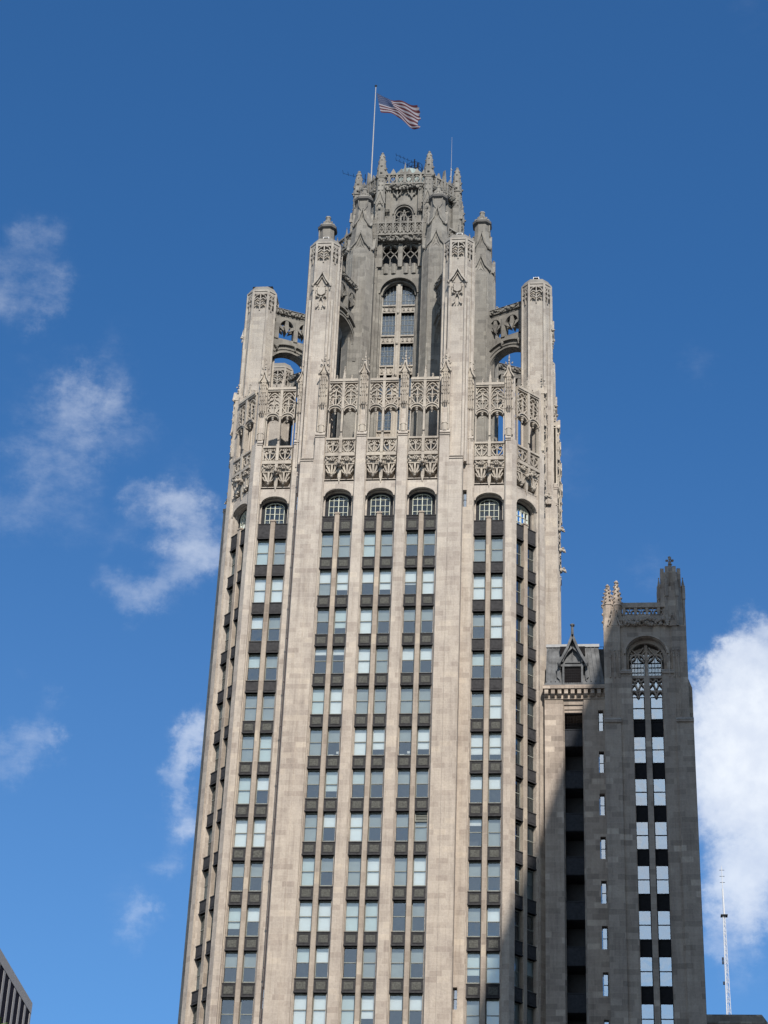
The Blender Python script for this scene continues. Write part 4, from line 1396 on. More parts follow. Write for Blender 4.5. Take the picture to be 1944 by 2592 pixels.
def lantern_pinnacle():
    m = MB()
    m.prism(octa(.48, .30), 133.4, 141.0)
    m.prism(octa(.42, .26), 141.0, 143.4)
    for s in (-1, 1):
        m.box(s * .36 - .06, s * .36 + .06, .3, .56, 134, 139.6)
    m.ext([(-.48, 139.6), (.48, 139.6), (.3, 140.2), (0, 141.0), (-.3, 140.2)], .1, .56)
    m.ribbon([(-.54, 139.5), (-.3, 140.15), (0, 141.1), (.3, 140.15), (.54, 139.5)], .10, .48, .66)
    m.ribbon([(-.3, 139.3), (0, 139.95), (.3, 139.3)], .07, .54, .62)
    m.blob(0, .58, 139.0, .14, .1, .2)
    for z in (141.4, 142.0, 142.6, 143.2):
        for k in range(8):
            t = k * pi / 4 + pi / 8
            m.blob(.44 * cos(t), .44 * sin(t), z + R.uniform(-.1, .1), .10, .10, .12)
    m.ext([(-.42, 143.0), (.42, 143.0), (0, 144.0)], .0, .46)
    m.loft([(octa(.50, .27), 143.2), (octa(.43, .22), 144.5), (octa(.30, .16), 145.6), (octa(.17, .1), 146.3)])
    for q in range(6):
        rr = .53 - q * .055
        for k in range(4):
            t = k * pi / 2 + (pi / 4 if q % 2 else 0)
            m.blob(rr * cos(t), rr * sin(t), 143.6 + q * .46, .13, .13, .12)
    m.blob(0, 0, 146.45, .17, .17, .16)
    return m
LP = lantern_pinnacle().mesh('lantern_pinnacle', ['crown_stone'])

for k in range(4):
    for s in (-1, 1):
        al = k * 90 + s * TH
        x, y = ringpt(14.41, al)
        cx_, cy_ = ringpt(8.44, al)
        t = put('pier_turret', PT, tower, (x, y, 0), k * pi / 2)
        if k != 2:
            put('gable_shield', GSH, t, sub=True)
        ang = math.atan2(cy_ - y, cx_ - x)
        put('flying_buttress', FLY, tower, (x, y, 0), ang)
        put('core_turret', CT, tower, (cx_, cy_, 0), k * pi / 2)
        px, py = ringpt(5.49, al)
        put('lantern_pinnacle', LP, tower, (px, py, 0), k * pi / 2)
    a = k * pi / 2
    wx, wy = ringpt(CY - 7.8, k * 90)
    w = put('core_wall', CFW, tower, (wx, wy, 0), a)
    wx2, wy2 = ringpt(CY - 8.55, k * 90)
    cw = put('core_window', CWIN, tower, (wx2, wy2, 0), a)
    put('pane', CPANE, cw, sub=True)
    lx, ly = ringpt(CY - 9.75, k * 90)
    put('lantern_wall', LFW, tower, (lx, ly, 0), a)
    # diagonal faces
    al = k * 90 + 45
    dmid = 8.44 * cos(radians(45 - TH))
    wx, wy = ringpt(dmid - .9, al)
    put('core_wall', CFD, tower, (wx, wy, 0), a + pi / 4)
    dl = 5.49 * cos(radians(45 - TH))
    lx, ly = ringpt(dl - .22, al)
    put('lantern_wall', LFD, tower, (lx, ly, 0), a + pi / 4)
# dark backing inside core and lantern, flat roofs
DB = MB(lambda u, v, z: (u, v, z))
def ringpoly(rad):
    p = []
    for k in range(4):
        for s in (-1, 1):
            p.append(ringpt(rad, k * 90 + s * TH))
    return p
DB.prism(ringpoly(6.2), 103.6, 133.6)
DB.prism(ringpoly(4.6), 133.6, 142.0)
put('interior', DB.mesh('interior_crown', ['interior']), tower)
RF = MB(lambda u, v, z: (u, v, z))
RF.prism(ringpoly(7.6), 133.62, 134.0)
RF.prism(ringpoly(5.2), 142.02, 142.3)
put('roof_deck', RF.mesh('roof_deck', ['terrace']), tower)
GR = MB(lambda u, v, z: (u + .1, v + 12.6, z))
n = 20
def ci_(r): return [(r * cos(2 * pi * k / n), r * sin(2 * pi * k / n)) for k in range(n)]
GR.loft([(ci_(1.55), 142.3), (ci_(1.55), 145.2), (ci_(1.45), 145.95), (ci_(1.28), 146.12)])
put('water_tank_roof', GR.mesh('water_tank_roof', ['copper_green']), tower)

# ------------------------------------------------------------------ roof things
def pole_obj():
    m = MB(lambda u, v, z: (u, v, z))
    m.tube((0, 0, 0), (0, 0, 15.6), .07, 8, .04)
    b = MB(lambda u, v, z: (u, v, z))
    b.loft([([(x * .22, y * .22) for x, y in octa(1)], 0), ([(x * .18, y * .18) for x, y in octa(1)], .35), ([(x * .11, y * .11) for x, y in octa(1)], .4)])
    k = MB(lambda u, v, z: (u, v, z))
    k.blob(0, 0, 15.72, .15, .15, .15, jit=0)
    return m, b, k
fp = empty('flagpole', (-3.72, 12.0, 142.3), 'slim pale flagpole rising from the left of the tower roof', 'flagpole')
_a, _b, _c = pole_obj()
put('pole', _a.mesh('pole', ['pole_paint']), fp, sub=True)
put('base', _b.mesh('pole_base', ['dark_metal']), fp, sub=True)
put('ball_finial', _c.mesh('ball_finial', ['dark_metal']), fp, sub=True)

# flag
def flag():
    NU, NV = 44, 20
    top = [(-3.62, 157.08), (-2.6, 156.35), (-1.75, 155.85), (-.4, 155.40), (.80, 155.35)]
    bot = [(-3.08, 154.32), (-1.9, 154.0), (-.95, 153.35), (.15, 152.3), (.98, 151.55)]
    def cr(P, t):
        t *= len(P) - 1
        i = min(int(t), len(P) - 2)
        f_ = t - i
        p0, p1, p2, p3 = P[max(i - 1, 0)], P[i], P[i + 1], P[min(i + 2, len(P) - 1)]
        return tuple(.5 * ((2 * b) + (-a + c) * f_ + (2 * a - 5 * b + 4 * c - d) * f_ ** 2 + (-a + 3 * b - 3 * c + d) * f_ ** 3) for a, b, c, d in zip(p0, p1, p2, p3))
    vs, fs, uvs = [], [], []
    for i in range(NU + 1):
        t = i / NU
        a, b = cr(top, t), cr(bot, t)
        for j in range(NV + 1):
            s = j / NV
            fr = (R.uniform(-.14, .16) if i == NU else 0)
            x = a[0] + (b[0] - a[0]) * s + fr + .10 * sin(s * 9 + 5 * t) * t
            z = a[1] + (b[1] - a[1]) * s + .06 * sin(s * 14 + t * 7) * t
            y = 12.0 + .42 * t * sin(7.5 * t + 2.6 * s) + .16 * t * sin(17 * t - 5 * s)
            vs.append((x + 3.72, y - 12.0, z - 142.3))
            uvs.append((t, 1 - s))
    for i in range(NU):
        for j in range(NV):
            k = i * (NV + 1) + j
            fs.append((k, k + 1, k + NV + 2, k + NV + 1))
    me = bpy.data.meshes.new('flag')
    me.from_pydata(vs, [], fs)
    uvl = me.uv_layers.new(name='UVMap')
    for lp in me.loops:
        uvl.data[lp.index].uv = uvs[lp.vertex_index]
    me.materials.append(MATS['flag_cloth'])
    for p in me.polygons: p.use_smooth = True
    return me
fl = put('flag', flag(), None, (-3.72, 12.0, 142.3))
tag(fl, 'frayed stars and stripes flag blowing to the right at the top of the pole', 'flag')

def world_mb(): return MB(lambda u, v, z: (u, v, z))
def thing_mesh(name, mb, mats, label, cat, loc, group=None):
    o = put(name, mb.mesh(name, mats), None, loc)
    return tag(o, label, cat, group)

# yagi on the left, equipment cluster, whip on the right
m = world_mb()
m.tube((0, 0, 0), (0, 0, 3.9), .035)
m.tube((-2.3, 0.2, 4.3), (.15, -.05, 3.15), .016)
for t in (0, .22, .45, .7, .95):
    x, z = -2.3 + 2.45 * t, 4.3 - 1.15 * t
    m.tube((x, -.35, z - .05), (x, .35, z + .05), .018)
thing_mesh('yagi_antenna', m, ['black_iron'], 'thin black yagi antenna just left of the flagpole foot', 'antenna', (-4.35, 12.2, 142.3))
an = empty('antenna_cluster', (.55, 12.6, 146.12), 'dark tangle of antennas and a round frame on the green roof cap', 'antenna')
m = world_mb()
m.tube((0, 0, 0), (0, 0, 2.2), .07)
m.tube((.35, 0, 0), (.35, 0, 1.7), .09)
m.tube((-.35, 0, 0), (-.35, 0, 1.3), .05)
for a_, b_ in (((-1.9, 0, 2.9), (.1, 0, 1.7)), ((-1.9, .1, 2.3), (.1, .1, 1.1))):
    m.tube(a_, b_, .016)
    for q in range(5):
        t = q / 5
        x, z = a_[0] + (b_[0] - a_[0]) * t, a_[2] + (b_[2] - a_[2]) * t
        m.tube((x, -.3, z - .05), (x, .3, z + .05), .018)
put('mast', m.mesh('mast', ['black_iron']), an, sub=True)
m = world_mb()
m.box(-.45, .0, -.3, .2, .1, .75)
m.box(.1, .3, -.2, .2, .2, 1.0)
for k in range(14):
    a0, a1 = 2 * pi * k / 14, 2 * pi * (k + 1) / 14
    for z in (.15, .7, 1.2):
        m.tube((.05 + .8 * cos(a0), .8 * sin(a0), z), (.05 + .8 * cos(a1), .8 * sin(a1), z), .02)
    m.tube((.05 + .8 * cos(a0), .8 * sin(a0), 0), (.05 + .8 * cos(a0), .8 * sin(a0), 1.2), .016)
put('round_frame', m.mesh('round_frame', ['black_iron']), an, sub=True)
m = world_mb()
m.tube((0, 0, 0), (0, 0, 4.4), .05)
m.tube((0, 0, 4.4), (0, 0, 8.6), .02, 6, .010)
m.blob(-.05, 0, 3.3, .12); m.blob(.05, 0, 4.2, .1)
thing_mesh('whip_antenna', m, ['pole_paint'], 'thin pale whip antenna beside the right crown pinnacle', 'antenna', (4.32, 12.3, 142.3))

# floodlights on the pier turrets
def flood():
    m = world_mb()
    m.box(-.26, .26, -.16, .16, .14, .48)
    m.m = 1
    m.box(-.22, .22, -.19, -.16, .2, .42)
    m.m = 0
    m.box(-.05, .05, -.05, .05, 0, .14)
    for x in (-.3, .27):
        m.box(x, x + .03, -.04, .04, .05, .4)
    return m
FLM = flood().mesh('floodlight', ['white_paint', 'black_iron'])
FLD = flood().mesh('floodlight_dark', ['black_iron', 'black_iron'])
for x, y, me, lb in ((-6.15, .9, FLM, 'white floodlight on top of the front left pier turret'),
                     (6.2, .9, FLM, 'white floodlight on top of the front right pier turret'),
                     (13.0, 7.7, FLM, 'white floodlight on top of the far right pier turret'),
                     (-13.75, 8.0, FLD, 'dark floodlight on the outer edge of the far left pier turret'),
                     (-12.35, 8.0, FLD, 'dark floodlight on the inner edge of the far left pier turret')):
    o = put('floodlight', me, None, (x, y, 128.28))
    tag(o, lb, 'floodlight', 'floodlights on the pier turrets')

# =================================================================== ANNEX
AY = 1.7           # front plane of the stair tower
annex = empty('annex_tower', (19.5, 8, 0), 'dark shaded stone annex with pinnacled corner tower and lead mansard roof', 'building')
A = MB(lambda u, v, z: (u, AY - v, z))
# wall strips of the stair tower
def strip(u0, u1, v, z0, z1): A.prism([(u0, -8), (u1, -8), (u1, v), (u0, v)], z0, z1)
strip(18.58, 19.87, 0, 0, 79.35)
strip(19.87, 20.80, -.12, 0, 83.75)
strip(18.62, 19.95, -.16, 79.35, 88.0)
strip(23.26, 24.24, -.12, 0, 83.75)
strip(24.24, 25.55, 0, 0, 79.35)
strip(24.12, 25.30, -.16, 79.35, 88.0)
A.prism([(25.3, -8), (25.62, -8), (25.62, -.9), (25.3, -.9)], 0, 82.6)
A.prism([(25.3, -8), (25.62, -8), (25.62, -.9), (25.3, -.9)], 82.6, 83.4, [(25.3, -8), (25.35, -8), (25.35, -.9), (25.3, -.9)])
for u0, u1, z, v in ((18.55, 19.9, 79.35, 0), (24.22, 25.6, 79.35, 0), (19.85, 20.85, 83.75, -.12), (23.22, 24.26, 83.75, -.12)):
    A.prism([(u0, -.5), (u1, -.5), (u1, v + .10), (u0, v + .10)], z - .22, z - .05)
    A.prism([(u0, -.5), (u1, -.5), (u1, v + .06), (u0, v + .06)], z, z + .25, [(u0, -.5), (u1, -.5), (u1, v - .14), (u0, v - .14)])
# stone between the two window columns
A.box(21.78, 22.22, -.9, -.18, 0, 83.3)
A.box(21.90, 22.14, -1.2, -.95, 83.3, 86.55)
for u in (20.80, 23.2):
    A.box(u, u + .06, -.8, -.22, 0, 84.9)
# arched recess at the top
A.f = lambda u, v, z: (u + 22.02, AY - v, z)
A.archwall(-2.1, 2.1, 88.0, 1.62, 85.4, 1.55, -.3, -.75, zbot=83.7)
A.archwall(-1.7, 1.7, 87.2, 1.40, 85.3, 1.35, -.75, -1.0, zbot=83.5)
A.ribbon([(1.74 * cos(pi - pi * i / 18), 85.4 + 1.67 * sin(pi - pi * i / 18)) for i in range(19)], .14, -.3, -.12)
for s in (-1, 1):
    c = s * .72
    # tracery heads of the top lights
    A.ribbon(arc(c, 85.1, .58, 180, 0, 10, .55), .12, -1.0, -.8)
    for t in (-1, 1):
        A.ribbon([(c + t * .55, 84.95), (c + t * .2, 85.25), (c, 85.7)], .10, -1.0, -.82)
        A.blob(c + t * .2, -.9, 85.6, .13)
    A.ext([(c - .74, 85.2), (c - .58, 85.2), (c - .3, 85.60), (c, 85.72), (c + .3, 85.60), (c + .58, 85.2), (c + .74, 85.2),
           (c + .74, 86.45 if s < 0 else 85.9), (c + (.2 if s < 0 else -.2), 86.3), (c - .74, 85.9 if s < 0 else 86.45)], -1.18, -1.08)
    for t in (-1, 1):
        A.ribbon([(c, 85.65), (c + t * .3, 85.95), (c + t * .5, 86.3)], .08, -1.1, -.86)
        A.ribbon([(c + t * .6, 85.3), (c + t * .4, 85.7), (c + t * .62, 85.95)], .08, -1.1, -.86)
    # tracery between the top lights and the tall windows
    A.box(c - .56, c + .56, -.8, -.45, 83.28, 83.5)
    for t in (-1, 1):
        A.ribbon([(c, 83.3), (c + t * .22, 82.9), (c + t * .5, 82.55), (c + t * .52, 82.2)], .11, -.7, -.5)
        A.ribbon([(c + t * .5, 83.2), (c + t * .28, 83.0), (c + t * .1, 82.5), (c, 82.2)], .11, -.7, -.5)
        A.ribbon([(c + t * .52, 81.95), (c + t * .35, 82.15), (c + t * .12, 82.0), (c, 81.7)], .14, -.75, -.45)
    A.box(c - .56, c + .56, -.75, -.48, 82.08, 82.2)
    A.blob(c, -.55, 81.65, .17, .17, .2)
A.f = lambda u, v, z: (u, AY - v, z)
# cornice, pierced parapet between the turrets
A.box(19.9, 24.2, -8, -.2, 88.0, 88.15)
A.leaves(20.2, 24.0, -.12, 88.05, 88.55, 60, .17)
A.box(20.1, 24.1, -1.0, -.18, 88.5, 88.85)
A.box(20.2, 24.0, -.62, -.25, 88.8, 89.05)
A.box(20.2, 24.0, -.62, -.2, 89.72, 90.15)
for k in range(5):
    u = 20.32 + .94 * k
    A.box(u - .12, u + .12, -.6, -.25, 89.0, 89.75)
for k in range(4):
    c = 20.79 + .94 * k
    for t in (-1, 1):
        A.ribbon([(c + t * .34, 89.02), (c + t * .12, 89.25), (c, 89.05)], .10, -.55, -.3)
        A.ribbon([(c + t * .36, 89.5), (c + t * .14, 89.42), (c + t * .1, 89.3)], .10, -.55, -.3)
    A.ribbon([(c, 89.4), (c, 89.75)], .09, -.55, -.3)
# flank of tower top
A.box(18.65, 25.3, -8.0, -1.2, 87.9, 88.05)
for c in (19.48, 24.22):
    for x in (-.38, 0, .38):
        A.box(c + x - .05, c + x + .05, -.2, -.06, 83.2, 85.0)
        A.spire(c + x, -.1, 85.0, 85.7, .10, 4, 2, .05)
        A.box(c + x - .04, c + x + .04, -.2, -.1, 79.8, 83.0)
put('tower_wall', A.mesh('annex_tower_wall', ['annex_stone']), annex, (0, 0, 0))

def annex_turret(big):
    m = MB()
    if not big:   # base of the twin crocketed pinnacles
        m.prism([(-.72, -.62), (.80, -.62), (.80, .5), (-.72, .5)], 87.9, 89.6, [(-.62, -.5), (.70, -.5), (.70, .35), (-.62, .35)])
        m.ext([(-.2, 88.0), (.42, 88.0), (.12, 89.7)], .4, .62)
        m.ribbon([(-.4, 87.95), (-.1, 88.7), (.12, 89.9), (.34, 88.7), (.6, 87.95)], .12, .45, .7)
        for z in (88.0, 88.5, 89.0, 89.4):
            for s in (-1, 1):
                m.blob(.12 + s * (.52 - (z - 88) * .28), .55, z, .14)
        for z in (88.2, 88.9):
            m.blob(-.66, .2, z, .12); m.blob(.66, 0, z, .12)
        m.blob(.12, .55, 89.9, .16, .18, .14)
    else:         # stepped octagonal turret with finial
        m.prism(octa(.98, .42), 87.9, 91.6)
        for (x, y) in octa(.98, .42):
            m.prism([(x + .14 * cos(t), y + .14 * sin(t)) for t in (.4, 1.97, 3.54, 5.11)], 87.9, 91.9, [(x + .11 * cos(t), y + .11 * sin(t)) for t in (.4, 1.97, 3.54, 5.11)])
            m.prism([(x + .19 * cos(t), y + .19 * sin(t)) for t in (.4, 1.97, 3.54, 5.11)], 90.6, 91.9)
            m.spire(x, y, 91.8, 92.65, .2, 4, 0, .05)
        m.prism(octa(.70, .30), 91.5, 93.2)
        for (x, y) in octa(.68, .30):
            m.box(x - .15, x + .15, y - .15, y + .15, 91.2, 93.6)
        m.loft([(octa(.45), 92.9), (octa(.3), 93.7), (octa(.17), 94.0)])
        m.prism(octa(.13), 93.8, 94.5)
        m.blob(0, 0, 94.2, .2, .2, .08)
        for k in range(4):
            m.blob(.22 * cos(k * pi / 2), .22 * sin(k * pi / 2), 94.62, .14, .14, .12)
        m.blob(0, 0, 94.85, .14, .14, .2)
        for z in (88.3, 88.9, 89.6, 90.3, 91):
            for k in range(8):
                t = k * pi / 4 + .39
                m.blob(.98 * cos(t), .98 * sin(t), z, .13, .13, .16)
        for s in (-1, 1):
            m.ribbon([(s * .5, 88.0), (s * .2, 88.5), (0, 89.0)], .09, .85, 1.06)
    return m
put('pinnacle_base', annex_turret(False).mesh('pinnacle_base', ['annex_stone']), annex, (19.38, 2.45, 0))
for u, v, zt in ((-.36, .0, 92.1), (.36, -.1, 92.5)):
    m = MB()
    m.prism(octa(.43), 88.0, 90.3)
    m.spire(0, 0, 90.1, zt, .52, 8, 5, .10, .06, pi / 8)
    for s in (-1, 1):
        for z in (88.6, 89.3, 90.0):
            m.blob(s * .44, .1, z, .12, .14, .15)
    put('pinnacle', m.mesh('annex_pinnacle', ['annex_stone']), annex, (19.38 + u, 2.45 - v, 0))
put('corner_turret', annex_turret(True).mesh('corner_turret', ['annex_stone']), annex, (24.22, 2.75, 0))

# windows of the stair tower
AW = 2.36
def awin_mb(h):
    m = MB(); g = MB()
    w = .48
    for x in (-w, w - .045): m.box(x, x + .045, -.05, .04, 0, h)
    for z0, z1 in ((0, .045), (h - .045, h), (h * .5 - .025, h * .5 + .025)): m.box(-w + .045, w - .045, -.05, .04, z0, z1)
    g.quad((-w, -.02, 0), (w, -.02, 0), (w, -.02, h), (-w, -.02, h))
    return m, g
_m, _g = awin_mb(AW)
AWF, AWP = _m.mesh('annex_window', ['annex_spandrel']), _g.mesh('annex_pane', ['annex_glass'])
_m, _g = awin_mb(2.0)
AWF2, AWP2 = _m.mesh('annex_window_top', ['annex_spandrel']), _g.mesh('annex_pane_top', ['annex_glass'])
sp = MB()
sp.box(-.49, .49, -.2, .05, 0, H - AW)
sp.box(-.49, .49, .05, .09, H - AW - .1, H - AW)
ASP = sp.mesh('annex_spandrel', ['annex_spandrel'])
for u in (21.29, 22.73):
    for r in range(10):
        zt = 74.53 + H * (1 - r)
        w = put('window', AWF, annex, (u, AY + .62, zt - AW), 0)
        put('pane', AWP, w, sub=True)
        put('spandrel_panel', ASP, annex, (u, AY + .60, zt), 0)
    w = put('window', AWF2, annex, (u, AY + .62, 79.65), 0)
    put('pane', AWP2, w, sub=True)
    # quatrefoil pane and leaded lights above
    g = MB()
    g.quad((-.5, 0, 81.6), (.5, 0, 81.6), (.5, 0, 83.4), (-.5, 0, 83.4))
    put('pane', g.mesh('pierced_pane', ['annex_glass']), annex, (u, AY + .72, 0), 0)
    m = MB()
    for x in (-.5, -.25, 0, .25, .5): m.box(x - .018, x + .018, 0, .04, 83.5, 85.6)
    for z in (83.5, 83.75, 84.05, 84.5, 84.9): m.box(-.5, .5, 0, .045, z - .02, z + .02)
    w = put('leaded_window', m.mesh('leaded_window', ['annex_spandrel']), annex, (u + (.03 if u < 22 else -.03), AY + .98, 0), 0)
    g = MB()
    g.quad((-.55, -.02, 83.45), (.55, -.02, 83.45), (.55, -.02, 85.7), (-.55, -.02, 85.7))
    put('pane', g.mesh('leaded_pane', ['leaded_glass']), w, sub=True)
m = MB(lambda u, v, z: (u, v, z))
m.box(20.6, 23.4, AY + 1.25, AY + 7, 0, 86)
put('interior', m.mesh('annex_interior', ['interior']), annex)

# mansard wing
WY = 2.75
Wg = MB(lambda u, v, z: (u, WY - v, z))
Wg.prism([(13.78, -8), (15.37, -8), (15.37, -.25), (15.24, 0), (13.78, 0)], 0, 81.75)
for z0, z1 in [(0, 68.3 - H * 3 - .02)] + [(70.22 - H * 1 + H * (q - 2), 72.0 - .02 + H * (q - 2)) for q in range(0, 0)]:
    pass
# right wall piece with slit window recesses at u 18.10..18.45
SLZ = [(78.9 - .0 - H * q - 1.4, 78.9 - H * q + .4) for q in range(0, 8)]
Wg.prism([(16.80, -8), (18.06, -8), (18.06, 0), (16.93, 0), (16.80, -.25)], 0, 81.75)
Wg.prism([(18.48, -8), (18.62, -8), (18.62, 0), (18.48, 0)], 0, 81.75)
slits = []
for q in range(9):
    zt = 80.75 - H * q - (1.05 if q else 0) + (1.05 - H + H if q else 0)
    slits.append((zt - 1.85, zt))
slits.sort()
zz = 0
for a_, b_ in slits:
    Wg.prism([(18.06, -1), (18.48, -1), (18.48, 0), (18.06, 0)], zz, a_)
    zz = b_
Wg.prism([(18.06, -1), (18.48, -1), (18.48, 0), (18.06, 0)], zz, 81.75)
# lintel, cornice with blocks
Wg.box(15.2, 16.95, -1.0, -.12, 81.32, 81.75)
Wg.box(15.3, 16.85, -1.0, -.22, 80.95, 81.32)
Wg.box(15.37, 16.8, -8, -.3, 80.7, 80.95)
Wg.box(13.74, 18.64, -8, .06, 81.75, 82.05)
Wg.box(13.70, 18.66, -8, .10, 82.40, 82.50)
for k in range(10):
    u = 13.78 + .53 * k
    Wg.prism([(u, 0), (u + .30, 0), (u + .30, .42), (u, .42)], 82.08, 82.45)
    Wg.prism([(u, 0), (u + .30, 0), (u + .30, .20), (u, .20)], 81.9, 82.08, [(u, 0), (u + .30, 0), (u + .30, .40), (u, .40)])
Wg.box(13.72, 18.66, -8, .02, 82.05, 82.40)
Wg.box(13.64, 18.68, -8, .50, 82.50, 82.72)
Wg.box(13.66, 18.67, -8, .42, 82.72, 82.86)
put('wing_wall', Wg.mesh('wing_wall', ['annex_stone']), annex)
for a_, b_ in slits:
    s_ = MB()
    s_.box(-.18, .18, -.06, 0, 0, b_ - a_)
    s_.m = 1
    s_.quad((-.15, .01, .05), (.15, .01, .05), (.15, .01, .9), (-.15, .01, .9))
    s_.quad((-.15, .01, .97), (.15, .01, .97), (.15, .01, b_ - a_ - .06), (-.15, .01, b_ - a_ - .06))
    put('slit_window', s_.mesh('slit_window_annex', ['annex_spandrel', 'annex_glass']), annex, (18.27, WY + .32, a_))
# open galleries in the slot
gl = MB(lambda u, v, z: (u, WY - v, z))
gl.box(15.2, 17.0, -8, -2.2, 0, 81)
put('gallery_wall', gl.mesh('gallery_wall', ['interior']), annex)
ga = MB()
ga.box(-.71, .71, -.9, -.28, 0, 1.45)
ga.box(-.71, .71, -.9, -.24, 1.37, 1.45)
ga.box(-.71, .71, -2.2, -.3, -.05, .15)
for q in range(6):
    ga.box(-.6 + .24 * q - .03, -.6 + .24 * q + .03, -.28, -.26, .1, 1.35)
GAL = ga.mesh('gallery_rail', ['dark_metal'])
for q in range(11):
    put('gallery_rail', GAL, annex, (16.085, WY, 77.75 - H * q), 0)
gr = MB()
for q in range(7):
    gr.box(-.70 + .233 * q - .008, -.70 + .233 * q + .008, -.55, -.52, 79.2, 80.75)
for q in range(6):
    gr.box(-.71, .71, -.56, -.53, 79.3 + .26 * q, 79.312 + .26 * q)
gr.box(-.71, .71, -.6, -.34, 80.6, 80.8)
put('gallery_grille', gr.mesh('gallery_grille', ['black_iron']), annex, (16.085, WY, 0), 0)

# mansard roof and dormer
M = MB(lambda u, v, z: (u, WY - v, z))
M.prism([(13.70, -7), (18.62, -7), (18.62, .30), (13.70, .30)], 82.86, 83.25, [(13.88, -7), (18.60, -7), (18.60, .10), (13.88, .10)])
M.prism([(13.88, -7), (18.60, -7), (18.60, .10), (13.88, .10)], 83.25, 87.0, [(13.95, -7), (18.15, -7), (18.15, -.75), (13.95, -.75)])
M.box(13.93, 18.2, -7, -.70, 87.0, 87.12)
for k in range(13):
    u = 13.95 + .36 * k
    if 15.2 < u < 16.85: continue
    t = (u - 13.75) / (18.60 - 13.75)
    ut = 13.95 + t * (18.15 - 13.95)
    M.prism([(u - .035, .0), (u + .035, .0), (u + .035, .17), (u - .035, .17)], 83.3, 86.95, [(ut - .03, -.85), (ut + .03, -.85), (ut + .03, -.69), (ut - .03, -.69)])
M.prism([(18.05, -7), (18.66, -7), (18.66, -1.3), (18.05, -1.3)], 83.0, 87.02)
M.m = 1
M.box(13.9, 18.25, -.78, -.62, 86.88, 87.14)
mr_ = put('mansard_roof', M.mesh('mansard_roof', ['lead_roof', 'zinc']), annex)
rl = MB(lambda u, v, z: (u, WY - v, z))
rl.tube((14.8, -2, 87.6), (18.7, -2, 87.6), .025)
for u in (14.8, 16.2, 17.5, 18.6):
    rl.tube((u, -2, 87.1), (u, -2, 87.6), .02)
put('roof_rail', rl.mesh('roof_rail', ['black_iron']), annex)
d = MB(lambda u, v, z: (u + 16.07, WY - v, z))
d.m = 0
d.box(-.84, -.68, -1.2, .30, 82.86, 84.95); d.box(.68, .84, -1.2, .30, 82.86, 84.95)
d.box(-.68, .68, -1.2, .34, 82.86, 82.98)
d.box(-.98, .98, -1.2, .26, 84.62, 84.82)
d.ext([(-.95, 84.9), (.95, 84.9), (.42, 86.0), (.12, 86.9), (-.12, 86.9), (-.42, 86.0)], -1.8, .1)
for s in (-1, 1):
    d.ribbon([(s * 1.12, 84.75), (s * .80, 85.35), (s * .42, 86.15), (s * .12, 87.0), (0, 87.4)], .20, -1.8, .62)
    d.ribbon([(s * .80, 84.95), (s * .72, 85.3), (s * .42, 85.85), (0, 86.3)], .12, .1, .45)
    d.blob(s * 1.1, .45, 84.7, .16, .25, .22)
    d.ext([(s * 1.0, 84.7), (s * 1.22, 84.75), (s * 1.28, 83.7), (s * 1.02, 83.4)], -.6, .18)
d.ribbon([(0, 84.95), (0, 86.2)], .07, .1, .2)
d.ribbon([(-.6, 85.0), (.6, 85.0)], .1, .1, .24)
d.prism([(x * .14, y * .14 + .3) for x, y in octa(1)], 87.0, 88.35, [(x * .09, y * .09 + .3) for x, y in octa(1)])
d.blob(0, .3, 88.4, .2, .2, .16)
d.m = 2
d.box(-.68, .68, -.6, .13, 82.98, 84.62)  # black plate stands in for the shade inside the open dormer
d.m = 2
for q in range(9):
    d.box(-.70 + .175 * q - .008, -.70 + .175 * q + .008, .18, .20, 82.98, 84.6)
for q in range(7):
    d.box(-.68, .68, .18, .195, 83.1 + .24 * q, 83.112 + .24 * q)
d.box(-1.02, -.45, -1.2, -.28, 86.0, 86.75); d.box(.45, 1.02, -1.2, -.28, 86.0, 86.75)
put('dormer', d.mesh('dormer', ['lead_roof', 'interior', 'black_iron']), annex)

# =================================================================== OTHER BUILDINGS
# white modern block, bottom left corner of the view
wb = empty('office_block', (-11.54, -46.92, 0), 'white modern office block with narrow dark window strips at lower left corner', 'building')
Dv = Vector((-0.02851, 0.99959, 0))
ab = math.atan2(Dv.y, Dv.x) + pi          # u runs from the far corner towards the viewer
def fb_(u, v, z):
    d = Dv
    nrm = Vector((d.y, -d.x, 0))
    p = -d * u + nrm * v
    return (p.x, p.y, z)
m = MB(fb_)
L_ = 60
m.box(0, L_, -25, -.35, 0, 38.3)
m.box(-.02, L_, -25.02, .04, 38.36, 38.94)
put('wall', m.mesh('office_wall', ['white_concrete']), wb, sub=True)
m = MB(fb_)
k = 0
u = .02
fins = MB(fb_)
fins.box(-.02, .30, -.4, .03, 0, 38.36)
while u < 40:
    gm_ = MB(fb_)
    gm_.quad((u + .30, .018, 0), (u + 1.14, .018, 0), (u + 1.14, .018, 38.36), (u + .30, .018, 38.36))
    if k < 40:
        put('window_strip', gm_.mesh('window_strip', ['office_glass']), wb, sub=True)
    fins.box(u + 1.14, u + 1.55, -.35, .03, 0, 38.36)
    u += 1.25
    k += 1
for q in range(19):
    v_ = -1.4 - 1.25 * q
    gm_ = MB(fb_)
    gm_.quad((L_ + .02, v_, 0), (L_ + .02, v_ + .86, 0), (L_ + .02, v_ + .86, 38.3), (L_ + .02, v_, 38.3))
    put('window_strip', gm_.mesh('window_strip', ['office_glass']), wb, sub=True)
put('fin', fins.mesh('office_fins', ['white_concrete']), wb, sub=True)

